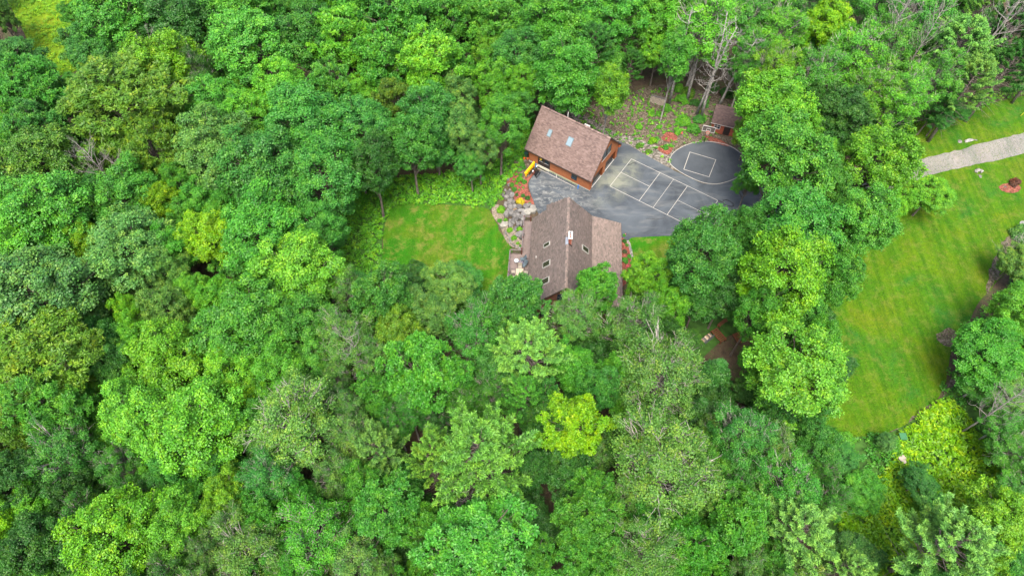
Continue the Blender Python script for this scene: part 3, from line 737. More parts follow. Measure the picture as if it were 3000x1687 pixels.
# snow plough
px, py, pz = gnd(1552, 519)
a0 = gnd(1539.5, 521); b0 = gnd(1567, 487)
pa = math.atan2(b0[1] - a0[1], b0[0] - a0[0])
pl = empty('snow_plough', (a0[0], a0[1], .06), pa, label='yellow snow plough blade with black mounting frame parked by the garage corner', cat='snow plough')
LB = math.hypot(b0[0] - a0[0], b0[1] - a0[1])
mb = MB(); prof = [(-.02 - .16 * math.sin(t * math.pi), .02 + .78 * t) for t in [i / 7 for i in range(8)]]
vs = []; fs = []
for x in (0, LB):
    for (y, z) in prof: vs.append((x, y + .2, z))
for x in (0, LB):
    for (y, z) in prof: vs.append((x, y + .16, z))
for i in range(7):
    fs += [(i, 8 + i, 9 + i, i + 1), (16 + i, 17 + i, 25 + i, 24 + i), (i, i + 1, 17 + i, 16 + i), (8 + i, 24 + i, 25 + i, 9 + i)]
fs += [(7, 15, 31, 23), (0, 16, 24, 8)]
mb.add(vs, fs); mb.obj('blade', M_YEL, pl)
for k in range(6): MB().box(LB * (k + .4) / 6, LB * (k + .4) / 6 + .04, -.08, .05, .05, .74).obj('rib', M_YEL, pl)
MB().box(-.01, LB + .01, -.02, .22, .78, .83).obj('top_edge', M_YEL, pl)
mb = MB(); mb.box(LB * .25, LB * .75, -.22, -.1, .12, .3); mb.tube([(LB * .3, -.15, .25), (LB * .5, -1.1, .3), (LB * .7, -.15, .25)], .06, 6); mb.box(LB * .32, LB * .68, -1.15, -.95, .15, .5)
mb.tube([(LB * .38, -1.0, .3), (LB * .38, -.9, 1.0), (LB * .62, -.9, 1.0), (LB * .62, -1.0, .3)], .05, 6); mb.tube([(LB * .5, -1.0, .95), (LB * .5, -.2, .45)], .06, 6); mb.tube([(LB * .25, -1.35, .12), (LB * .75, -1.35, .12)], .05, 6); mb.tube([(LB * .3, -1.35, .12), (LB * .35, -.95, .2)], .045, 6); mb.tube([(LB * .7, -1.35, .12), (LB * .65, -.95, .2)], .045, 6)
mb.obj('mounting_frame', M_BLK, pl)
for x in (.3, .7):
    mb = MB(); mb.lathe([(.05, -.06), (.12, 0), (.12, .08), (.02, .1)], 10, T(LB * x, -.75, 1.05) @ Matrix.Rotation(-math.pi / 2, 4, 'X')); mb.obj('headlight', plain('lamp_white', (.7, .72, .78), .3), pl)
# things at the garage's left corner
o = MB(); o.box(-.14, .14, -.1, .1, 0, .3); o.tube([(-.08, 0, .3), (-.08, 0, .38), (.08, 0, .38), (.08, 0, .3)], .02, 6); o.tube([(.1, 0, .3), (.16, 0, .4)], .025, 6)
o = tag(o.obj('fuel_can', M_RED), 'red plastic fuel can on the grass left of the garage', 'fuel can'); o.location = gnd(1536, 467)
mb = MB(); mb.lathe([(.10, 0), (.15, .26), (.17, .26), (.17, .3), (.13, .3), (.12, .24)], 12); o = tag(mb.obj('flower_pot', plain('terracotta', (.45, .13, .05), .8)), 'small orange clay pot against the garage corner', 'pot'); o.location = gnd(1545.5, 468)
wb = empty('waste_bin', gnd(1543.5, 461), GA, label='dark green wheeled bin behind the left corner of the garage', cat='bin')
M_BIN = plain('dark_green_plastic', (.012, .06, .045), .5)
mb = MB(); mb.prism([(-.22, -.24, .06), (.22, -.24, .06), (.27, -.3, .95), (-.27, -.3, .95)], (0, .5, 0)); mb.obj('bin_body', M_BIN, wb)
mb = MB(); mb.prism([(-.3, -.33, .95), (.3, -.33, .95), (.3, .25, 1.03), (-.3, .25, 1.03)], (0, 0, .05)); mb.obj('lid', M_BIN, wb)
for x in (-.24, .24): MB().tube([(x - .03, .22, .1), (x + .03, .22, .1)], .1, 10).obj('wheel', M_BLK, wb)
# solid yellow ring set on the glass of the entry door
mb = MB(); mb.tube([(.16 * math.cos(t), 0, .16 * math.sin(t)) for t in [i * math.pi / 6 for i in range(13)]], .065, 6, False)
o = tag(mb.obj('ring', plain('yellow_ring', (.42, .30, .02), .8)), 'yellow ring on the left leaf of the dark garage entry door', 'ring'); o.location = gp(2.03, -.13, 1.62); o.rotation_euler = (0, 0, GA)

# ---- deck furniture
DZ = .146
tb = empty('dining_table', hp(-1.2, 6.02, DZ), HA, label='rectangular beige tiled patio table with a blue diamond in its middle', cat='table')
def rrect(w, h, r=.12, n=4):
    out = []
    for cx, cy, a in ((w/2-r, h/2-r, 0), (-w/2+r, h/2-r, 90), (-w/2+r, -h/2+r, 180), (w/2-r, -h/2+r, 270)):
        for i in range(n + 1):
            t = math.radians(a + 90 * i / n); out.append((cx + r * math.cos(t), cy + r * math.sin(t)))
    return out
mb = MB(); mb.prism([(x, y, .70) for x, y in rrect(1.04, 1.66)], (0, 0, .025)); mb.obj('frame', plain('bronze_frame', (.10, .09, .075), .5), tb)
M_TILE = plain('beige_tile', (.38, .31, .22), .5, 0, .06)
for sx_ in (-1, 1):
    for sy_ in (-1, 1):
        MB().box(min(sx_ * .008, sx_ * .46), max(sx_ * .008, sx_ * .46), min(sy_ * .008, sy_ * .77), max(sy_ * .008, sy_ * .77), .726, .74).obj('tile', M_TILE, tb)
MB().prism([(.15, 0, .7401), (0, .17, .7401), (-.15, 0, .7401), (0, -.17, .7401)], (0, 0, .006)).obj('diamond_inlay', plain('blue_inlay', (.05, .05, .12), .4), tb)
for x in (-.42, .42):
    for y in (-.7, .7): MB().tube([(x, y, 0), (x * .95, y * .95, .7)], .025, 6).obj('leg', bpy.data.materials['bronze_frame'], tb)
M_SLING = plain('taupe_sling', (.25, .225, .185), .8); M_FR = plain('dark_frame', (.05, .048, .042), .5)
def chair(name, loc, rz, label, seatm, group, cat='chair', rec=0.12):
    t = empty(name, loc, rz, label=label, cat=cat, group=group)
    MB().box(-.25, .25, -.24, .26, .40, .425).obj('seat', seatm, t)
    MB().prism([(-.25, .26, .42), (.25, .26, .42), (.25, .26 + rec, .98), (-.25, .26 + rec, .98)], (0, .02, 0)).obj('backrest', seatm, t)
    for x in (-.28, .28):
        MB().tube([(x, -.24, 0), (x, -.22, .62), (x, .30, .62)], .018, 6).obj('armrest', M_FR, t)
        MB().tube([(x, .30, 0), (x, .27, .42), (x, .27 + rec, 1.0)], .018, 6).obj('leg', M_FR, t)
    return t
g = 'taupe sling chairs around the tiled table'
for (u, v, r, lab) in ((-1.98, 6.45, 90, 'taupe sling chair on the lawn side of the tiled table, far one'), (-1.98, 5.62, 90, 'taupe sling chair on the lawn side of the tiled table, near one'),
                       (-.42, 6.45, -90, 'taupe sling chair on the house side of the tiled table, far one'), (-.42, 5.62, -90, 'taupe sling chair on the house side of the tiled table, near one'),
                       (-1.2, 7.15, 0, 'taupe sling chair at the far end of the tiled table'), (-1.2, 4.95, 180, 'taupe sling chair at the railing end of the tiled table')):
    chair('patio_chair', hp(u, v, DZ), HA + math.radians(r), lab, M_SLING, g)
M_BLUS = plain('blue_grey_sling', (.07, .10, .12), .7)
chair('lounge_chair', hp(-1.0, 8.45, DZ), HA + math.radians(-75), 'blue-grey sling lounge chair by the round glass table, farther one', M_BLUS, 'blue-grey lounge chairs', 'lounge chair', .3)
chair('lounge_chair', hp(-.72, 7.55, DZ), HA + math.radians(-35), 'blue-grey sling lounge chair next to the tiled table, nearer one', M_BLUS, 'blue-grey lounge chairs', 'lounge chair', .3)
st = empty('side_table', hp(-1.72, 8.15, DZ), HA, label='small round white glass side table on the deck', cat='side table')
mb = MB(); mb.lathe([(.29, .48), (.30, .49), (.30, .505), (.28, .51)], 20); mb.obj('tabletop', glassmat('milk_glass', (.35, .40, .40), .2), st)
for k in range(3):
    t = k * 2.094; MB().tube([(.24 * math.cos(t), .24 * math.sin(t), 0), (.2 * math.cos(t), .2 * math.sin(t), .48)], .015, 5).obj('leg', M_WHITE, st)
cr = empty('crate', hp(-.95, 7.95, DZ), HA, label='low blue and white slatted stand between the two lounge chairs', cat='stand')
for k in range(8): MB().box(-.45 + k * .13, -.40 + k * .13, -.25, .3, .30, .33).obj('slat', M_WHITE if k % 2 else plain('navy_slat', (.05, .05, .22), .6), cr)
for x in (-.4, .4):
    for y in (-.2, .25): MB().box(x - .02, x + .02, y - .02, y + .02, 0, .30).obj('leg', M_FR, cr)

# ---- basketball hoop
x, y = at(2082, 380, 3.4); bz = 3.4
bh = empty('basketball_hoop', (x, y + .9, 0), math.radians(-17), label='basketball hoop with clear white-edged backboard beside the shed', cat='basketball hoop')
mb = MB(); mb.tube([(0, 0, 0), (0, 0, 2.9), (0, -.75, 3.3)], .06, 8); mb.obj('pole', M_BLK, bh)
bb = MB(); W2, z0, z1 = .88, 2.92, 3.95
for a, b, c_, d_ in ((-W2, W2, z0, z0 + .06), (-W2, W2, z1 - .06, z1), (-W2, -W2 + .06, z0 + .06, z1 - .06), (W2 - .06, W2, z0 + .06, z1 - .06)): bb.box(a, b, -.92, -.86, c_, d_)
for a, b, c_, d_ in ((-.3, .3, 3.08, 3.13), (-.3, .3, 3.50, 3.55), (-.3, -.25, 3.13, 3.50), (.25, .3, 3.13, 3.50)): bb.box(a, b, -.925, -.90, c_, d_)
bb = bb.obj('backboard', M_WHITE, bh)
MB().box(-W2 + .06, W2 - .06, -.897, -.88, z0 + .06, z1 - .06).obj('board_panel', glassmat('smoked_board', (.10, .09, .08), .2), bb)
mb = MB(); mb.tube([(.23 * math.cos(t), -1.2 + .23 * math.sin(t), 3.05) for t in [i * math.pi / 8 for i in range(17)]], .02, 5, False); mb.tube([(0, -.97, 3.05), (0, -.9, 3.05)], .05, 5); mb.obj('rim', M_RED, bh)
mb = MB()
for i in range(12):
    t = i * math.pi / 6
    for d in (.4, -.4): mb.tube([(.22 * math.cos(t), -1.2 + .22 * math.sin(t), 3.05), (.12 * math.cos(t + d), -1.2 + .12 * math.sin(t + d), 2.62)], .012, 3, False)
mb.obj('net', M_WHITE, bh)

# ---- rocks
def rockmesh(seed, flat=1.0, name='rock', mat=None, top=False, sub=2):
    import bmesh
    bm = bmesh.new(); bmesh.ops.create_icosphere(bm, subdivisions=sub, radius=1); rnd = random.Random(seed)
    ks = [Vector((rnd.uniform(-1, 1), rnd.uniform(-1, 1), rnd.uniform(-1, 1))).normalized() for _ in range(9)]; ds = [rnd.uniform(.45, .82) for _ in ks]
    for v in bm.verts:
        p = v.co.copy()
        for k, d in zip(ks, ds):
            e = p.dot(k)
            if e > d: p -= k * (e - d) * .95
        p.z = p.z * flat
        if top and p.z > flat * .35: p.z = flat * .35 + (p.z - flat * .35) * .15
        v.co = p
    me = bpy.data.meshes.new(name); bm.to_mesh(me); bm.free(); me.materials.append(mat); return me
def rockmat(name, c0, c1):
    m, nt, b, _ = newmat(name); b.inputs['Roughness'].default_value = .9
    oi = nt.nodes.new('ShaderNodeObjectInfo')
    f = noise(nt, 2.2, 8, .7, wpos(nt)); col = ramp(nt, f, [(.32, c0), (.68, c1)])
    nt.links.new(mixc(nt, 1, col, oi.outputs['Color'], 'MULTIPLY'), b.inputs['Base Color']); bump(nt, b, f, .6, .08); return m
M_ROCK = rockmat('rock', (.065, .065, .07), (.24, .235, .22))
ROCKS = [rockmesh(i, .55, 'boulder', M_ROCK) for i in range(4)]; SLABS = []
for i in range(6):
    q_ = random.Random(900 + i); n_ = q_.choice((5, 6, 7)); an = [2 * math.pi * (j + q_.uniform(-.28, .28)) / n_ for j in range(n_)]; ra = [q_.uniform(.85, 1.15) for _ in an]
    vs = [(a_ * math.cos(t), a_ * math.sin(t), z_ + q_.uniform(-.05, .05)) for a_k, z_ in ((1.04, -.5), (1.06, .25), (.88, .38)) for t, a_ in zip(an, [x * a_k for x in ra])]
    fs = [(k_ * n_ + j, k_ * n_ + (j + 1) % n_, (k_ + 1) * n_ + (j + 1) % n_, (k_ + 1) * n_ + j) for k_ in (0, 1) for j in range(n_)] + [tuple(2 * n_ + j for j in range(n_))]
    m_ = MB(); m_.add(vs, fs); SLABS.append(m_.mesh('slab', M_ROCK))
def rock(name, px, py, wpx, hpx, rnd, parent=None, slab=False, zz=None, tint=None, rot=None):
    x, y, z = gnd(px, py); dd = depth(x, y, z); w = wpx * dd / FPX / 2; h = hpx * dd / FPX / 2 / .8
    o = link(bpy.data.objects.new(name, rnd.choice(SLABS if slab else ROCKS)), parent)
    hh = .55 * min(w, h) if not slab else .42
    o.scale = (w * (1.3 if slab else 1.08), h * (1.3 if slab else 1.08), max(.15, hh * 1.5)); o.location = (x, y, z + (zz if zz is not None else hh * .25)); o.rotation_euler = (rnd.uniform(-.1, .1), rnd.uniform(-.1, .1), rnd.uniform(-.25, .25) + (rnd.choice((0, 1.57, 3.14)) if slab and abs(w - h) < .2 * w else 0) if rot is None else rot)
    t = rnd.uniform(.42, 1.0); o.color = (*(tint or (t, t, t * 1.0)), 1); return o
z3 = lambda X, Y: (1400 + X / 4.83, 450 + Y / 4.83)
rnd = random.Random(4)
tag(sheet('soil_shade_patch', gpoly([(1462,560),(1485,545),(1505,590),(1520,605),(1565,612),(1568,635),(1535,650),(1530,700),(1512,680),(1495,655),(1478,640),(1470,600)], .4, .05), M_FLOOR, .035, .5), kind=S)  # dark sheet under the slabs, added to paint shade into their gaps
stt = empty('stone_steps', (0, 0, 0), 0, label='rough stone steps and slabs descending from the driveway to the lawn', cat='stone steps')
for i, (X, Y, w, h) in enumerate([(440,570,95,55),(425,622,80,45),(480,600,60,60),(460,680,70,55),(400,735,60,70),(440,720,50,50),(465,765,70,75),(520,760,55,50),(590,772,85,55),(680,762,80,55),(500,700,50,60),(775,800,85,95),(708,840,100,75),(415,850,70,90),(485,850,90,60),(560,835,80,40),(620,822,90,35),(640,872,60,60),(605,915,75,60),(548,940,45,75),(500,965,60,75),(465,1000,65,95),(380,1015,120,60),(600,1150,85,80),(615,1195,50,50),(570,1005,60,55),(740,752,45,40),(712,745,35,35),(610,1010,40,60),(440,800,50,60),(520,890,60,45),(570,885,50,40),(640,940,50,60),(370,600,50,60)]):
    p = z3(X, Y); r_ = rock('stone', p[0], p[1], w / 4.83 * .98, h / 4.83 * .98, rnd, stt, True, .10 + .12 * (X - 380) / 400)
    if (X, Y) in ((775,800),(708,840),(380,1015)): r_.color = (1.3, 1.3, 1.2, 1)
p = z3(528, 803); rock('stone', p[0], p[1], 13, 9, rnd, stt, False, .32, (1.3, .95, .6))['label'] = 'small tan stone'
for (X, Y, w, h, lab) in [(570,95,62,34,'pale flat boulder nearest the garage corner at the bed edge'),(575,155,45,45,'small grey boulder just below the topmost bed boulder'),(480,200,40,26,'small pale boulder half hidden in the groundcover left of the bed'),
        (465,285,70,68,'broad pale grey boulder on the left rim of the mulch bed'),(432,365,62,55,'oval light boulder on the left rim of the mulch bed'),(442,437,55,62,'pinkish grey boulder left of the lower mulch bed'),(392,520,50,60,'grey boulder above the stone steps'),
        (305,562,85,105,'large dark grey boulder at the left end of the stone steps'),(535,1058,75,75,'dark grey boulder beside the lowest stone steps'),(455,508,45,38,'small boulder at the lower left corner of the mulch bed'),(345,640,30,40,'small weathered boulder below the large dark boulder'),(655,355,25,40,'purple grey stone under the plough blade end')]:
    p = z3(X, Y); r_ = rock('boulder', p[0], p[1], w / 4.83, h / 4.83, rnd); tag(r_, lab, 'boulder', 'boulders edging the rock garden')
    if 'dark' in lab: r_.color = (.62, .58, .64, 1)
ed = empty('stone_edging', (0, 0, 0), 0, label='row of small stones edging the sandy bed beside the lawn', cat='edging')
L = [z3(*q) for q in [(385,1090),(400,1130),(420,1165),(450,1200),(460,1240),(490,1280),(520,1310),(570,1330),(605,1345)]]
for i in range(26):
    t = i / 25 * (len(L) - 1); k = min(int(t), len(L) - 2); f = t - k
    rock('stone', L[k][0] * (1 - f) + L[k+1][0] * f + rnd.uniform(-1, 1), L[k][1] * (1 - f) + L[k+1][1] * f, rnd.uniform(4, 7), rnd.uniform(4, 7), rnd, ed)
ed = empty('stone_edging', (0, 0, 0), 0, label='curved double row of white stones between the red mulch bed and small lawn', cat='edging')
L = [(1838,706),(1843,715),(1847,730),(1850,745),(1853,760),(1855,775),(1855,790),(1852,803),(1846,812)]
for i in range(60):
    t = (i // 2) / 29 * (len(L) - 1); k = min(int(t), len(L) - 2); f = t - k
    rock('stone', L[k][0] * (1 - f) + L[k+1][0] * f + (2.2 if i % 2 else -2.2), L[k][1] * (1 - f) + L[k+1][1] * f, rnd.uniform(4.2, 5.6), rnd.uniform(4.2, 5.6), rnd, ed, False, None, (1.45, 1.45, 1.45))
for (px, py, w, h, lab, tint) in [(2836,413,32,14,'flat pale slab of rock in the grass above the gravel road',(1.5,1.5,1.45)),(2811,415,16,10,'small grey rock touching the left end of the flat pale slab',(1,1,1)),(2858,411,10,7,'little stone right of the flat pale slab',(.9,.9,.9)),(2944,548,10,8,'brown stone on the round mulch bed of the red shrub',(.5,.45,.4)),(2994,654,22,12,'white rock at the right edge of the meadow',(1.8,1.8,1.8)),
        (2196,1072,15,14,'white rock in the shade behind the woodpile clearing',(1.5,1.5,1.6)),(2225,1050,20,14,'broken white rock under the round lime maple',(1.5,1.5,1.6)),(1924,366,6,5,'small white stone high on the gravel bank',(1.6,1.6,1.6)),(1928,392,6,5,'small pale stone above the yellow shrub on the bank',(1.5,1.5,1.5)),(2199,963,12,10,'pale stone among the leaves right of the brown frame',(1.4,1.4,1.5)),(2210,977,9,6,'thin pale stone right of the brown frame',(1.4,1.4,1.5))]:
    tag(rock('rock', px, py, w, h, rnd, tint=tint), lab, 'rock')
cn = empty('stone_pile', gnd(2866, 503), 0, label='small heap of white stones in the grass below the gravel road', cat='stone pile')
cx, cy, cz = gnd(2866, 503)
for i in range(22):
    o = link(bpy.data.objects.new('stone', rnd.choice(ROCKS)), cn); s_ = rnd.uniform(.14, .24); a = rnd.uniform(0, 6.28); r_ = rnd.uniform(0, .6)
    o.location = (r_ * math.cos(a), r_ * math.sin(a) * .7, .1 + (.6 - r_) * .4); o.scale = (s_, s_, s_ * 1.2); o.rotation_euler = (a, a, a); o.color = (1.4, 1.4, 1.35, 1)
st2 = empty('stone_pile', gnd(2871, 515), 0, label='few grey stones spilling below the white stone heap', cat='stone pile')
for i in range(7):
    o = link(bpy.data.objects.new('stone', rnd.choice(ROCKS)), st2); s_ = rnd.uniform(.1, .17); o.location = (rnd.uniform(-.3, .45), rnd.uniform(-.4, .3), .04); o.scale = (s_, s_, s_); o.color = (.9, .9, .9, 1)

# ---- firewood
M_LOG = plain('log_bark', (.13, .12, .11), .9, 0, .3); M_END = plain('log_end', (.40, .35, .28), .9, 0, .3, 10)
def logmesh(r, l, name='log', endm=None):
    mb = MB(); mb.tube([(0, 0, 0), (0, l, 0)], r, 8); me = mb.mesh(name, M_LOG); me.materials.append(endm or M_END)
    for p in me.polygons:
        if len(p.vertices) == 8: p.material_index = 1
    return me
LG = [logmesh(.075 + .012 * k, .45 + .03 * k) for k in range(4)]
x0, y0, _ = gnd(1903, 300); x1, y1, _ = gnd(1949, 313)
wa = math.atan2(y1 - y0, x1 - x0)
fw = empty('firewood_stack', (x0, y0, 0), wa, label='long stack of cut firewood with pale log ends at the forest edge', cat='firewood')
ll = math.hypot(x1 - x0, y1 - y0); nx = int(ll / .165)
for j in range(8):
    for i in range(nx):
        o = link(bpy.data.objects.new('log', rnd.choice(LG)), fw); o.location = (i * .165 + (.08 if j % 2 else 0), rnd.uniform(-.06, .06), .09 + j * .145); o.rotation_euler = (0, rnd.uniform(0, 3), 0)
# split logs in a row under the trees, with a grey sheet
z7 = lambda X, Y: (1950 + X / 4.83, 880 + Y / 4.83)
A = gnd(*z7(320, 790), .0); B = gnd(*z7(670, 520), .0); wa = math.atan2(B[1] - A[1], B[0] - A[0]); ll = math.hypot(B[0] - A[0], B[1] - A[1])
wp = empty('woodpile', (A[0], A[1], A[2]), wa, label='long row of split logs in the shade half covered by a grey sheet', cat='woodpile')
sp = []
for k in range(4):
    mb = MB(); t = .09 + .01 * k; mb.prism([(-t, 0, -.06), (t, 0, -.05), (.02, 0, .09)], (0, .5, 0)); sp.append(mb.mesh('log', [M_LOG, plain('split_wood', (.36, .27, .17), .9, 0, .3), plain('pale_split', (.42, .36, .28), .9, 0, .3), M_LOG][k]))
for j in range(6):
    for i in range(int(ll / .19)):
        o = link(bpy.data.objects.new('log', rnd.choice(sp)), wp); o.location = (i * .19 + rnd.uniform(-.03, .03), rnd.uniform(-.03, .03), .08 + j * .14); o.rotation_euler = (rnd.uniform(-.1, .1), rnd.uniform(-.6, .6), rnd.uniform(-.12, .12))
mb = MB(); mb.prism([(ll * .47, -.12, .05), (ll, -.12, .05), (ll, -.03, .82), (ll * .47, -.03, .82)], (0, .02, 0)); mb.obj('sheet', plain('grey_sheet', (.13, .15, .155), .6), wp)
q = gnd(*z7(735, 520)); M_ORW = plain('orange_wood', (.15, .05, .02), .7)
lf = empty('wooden_swing_frame', (q[0], q[1], q[2]), math.radians(-58), label='reddish brown slatted wooden frame standing at the end of the woodpile', cat='wooden frame')
for yy in (-.4, .4): MB().box(-.9, .9, yy - .05, yy + .05, .55, .62).obj('rail', M_ORW, lf)
for k in range(8): MB().box(-.85 + k * .23, -.72 + k * .23, -.35, .35, .56, .61).obj('slat', M_ORW, lf)
for x in (-.85, .85):
    for yy in (-.4, .4): MB().box(x - .05, x + .05, yy - .05, yy + .05, 0, .55).obj('leg', M_ORW, lf)
q = gnd(*z7(800, 330)); w2 = empty('bench', (q[0], q[1], q[2]), math.radians(38), label='narrow reddish brown wooden bench beside the slatted frame', cat='bench')
for k in range(3): MB().box(-.8, .8, -.2 + k * .14, -.08 + k * .14, .42, .46).obj('slat', M_ORW, w2)
for x in (-.65, .65): MB().box(x - .05, x + .05, -.18, .2, 0, .42).obj('leg', M_ORW, w2)
q = gnd(*z7(1060, 520)); w3 = empty('pallet', (q[0], q[1], q[2]), math.radians(20), label='brown wooden pallet platform glimpsed through leaves right of the woodpile', cat='pallet')
for k in range(7): MB().box(-.8, .8, -.7 + k * .2, -.56 + k * .2, .14, .17).obj('slat', M_ORW, w3)
for x in (-.7, 0, .7): MB().box(x - .05, x + .05, -.7, .64, .02, .14).obj('bearer', M_ORW, w3)
# log rounds in the ferns
for i, (px, py, lab) in enumerate([(2633, 1347, 'left of three sawn log rounds among the bright ferns'), (2643, 1342, 'right of three sawn log rounds among the bright ferns'), (2641, 1355, 'lowest of three sawn log rounds among the bright ferns')]):
    mb = MB(); mb.tube([(0, 0, 0), (0, 0, .55)], .26, 12); me = mb.mesh('log_round', M_LOG); me.materials.append(M_END)
    for p in me.polygons:
        if len(p.vertices) == 12: p.material_index = 1
    o = link(bpy.data.objects.new('log_round', me)); o.location = gnd(px, py); tag(o, lab, 'log', 'sawn log rounds in the ferns')
o = MB().box(-.35, .35, -.35, .35, 0, .7); o.box(-.38, .38, -.38, .38, .7, .76); o = tag(o.obj('utility_box', plain('green_metal', (.03, .14, .05), .5)), 'small green utility box at the lower end of the meadow', 'utility box'); o.location = gnd(2637, 1284)
mb = MB(); mb.tube([(0, 0, 0), (.5, .1, 2.4)], .035, 6); o = tag(mb.obj('guy_wire_guard', plain('yellow_guard', (.7, .62, .05), .5)), 'slanted yellow guy wire guard at the right edge above the road', 'wire guard'); o.location = gnd(2990, 340)
def cable(name, pts, r, mat, label, cat):
    w = curve_pts([gnd(*p)[:2] for p in pts], .25, False); mb = MB(); mb.tube([(x, y, float(terr(x, y)) + .04 + r) for x, y in w], r, 5); return tag(mb.obj(name, mat), label, cat)
cable('hose', [(2103,588),(2118,594),(2118,588),(2128,586),(2150,600),(2143,606),(2125,602),(2118,596)], .045, M_BLK, 'black hose looped on the asphalt beyond the court corner', 'hose')
cable('cord', [(2080,622),(2062,617),(2050,622),(2046,618),(2052,614),(2056,622),(2040,624)], .04, M_BLK, 'thin black cord coiled at the near sideline of the court', 'cord')
cable('cord', [(1865,480),(1855,478),(1848,482),(1838,486)], .03, M_BLK, 'short dark cord on the court corner in front of the garage doors', 'cord')

# ================================================================== FOLIAGE
def unit(v): return v / (np.linalg.norm(v, axis=-1, keepdims=True) + 1e-9)
def leaves(P, Nn, Lg, Wd, rs, tang=None, fold=.0):
    "diamond leaf faces at P with normals Nn"
    m = len(P); r = rs.normal(size=(m, 3)) if tang is None else tang
    t = unit(r - (r * Nn).sum(1, keepdims=True) * Nn); b = np.cross(Nn, t)
    L = np.broadcast_to(Lg, (m,))[:, None] * .5; W = np.broadcast_to(Wd, (m,))[:, None] * .5
    V = np.stack([P - t * L, P + b * W + t * L * .15, P + t * L, P - b * W + t * L * .15], 1).reshape(-1, 3)
    return V, np.arange(m * 4).reshape(m, 4)
def fib(n, rs):
    i = np.arange(n) + .5; ph = np.arccos(1 - 2 * i / n); th = math.pi * (1 + 5 ** .5) * i + rs.uniform(0, 6.28)
    d = np.stack([np.cos(th) * np.sin(ph), np.sin(th) * np.sin(ph), np.cos(ph)], 1)
    return unit(d + rs.normal(size=(n, 3)) * .16)
#        H   z0   R   lobes  lobeR flat  sub  leaf/sub  L    W    jit  star  barkmat  twigs gap
KIND = {
 'M': dict(H=16, z0=5.0, R=5.0, nl=66, lr=1.08, fl=.72, sub=24, n=17, L=.27, W=.20, up=.55, sp=.20, star=0, tw=0, out=.30),
 'O': dict(H=16, z0=5.0, R=5.0, nl=60, lr=1.05, fl=.60, sub=20, n=15, L=.46, W=.17, up=.5, sp=.24, star=1, tw=0, out=.5),
 'A': dict(H=15, z0=4.5, R=5.0, nl=54, lr=1.2, fl=.5, sub=24, n=16, L=.42, W=.12, up=.6, sp=.24, star=1, tw=0, out=.35),
 'P': dict(H=16, z0=4.5, R=5.0, nl=66, lr=.86, fl=.65, sub=17, n=18, L=.21, W=.18, up=.4, sp=.24, star=0, tw=3, out=.55),
 'B': dict(H=15, z0=3.0, R=4.8, nl=60, lr=1.5, fl=.22, sub=24, n=17, L=.34, W=.18, up=.85, sp=.22, star=0, tw=0, out=.35),
 'T': dict(H=17, z0=7.0, R=3.0, nl=34, lr=.95, fl=.65, sub=18, n=18, L=.24, W=.19, up=.5, sp=.20, star=0, tw=1, out=.6),
}
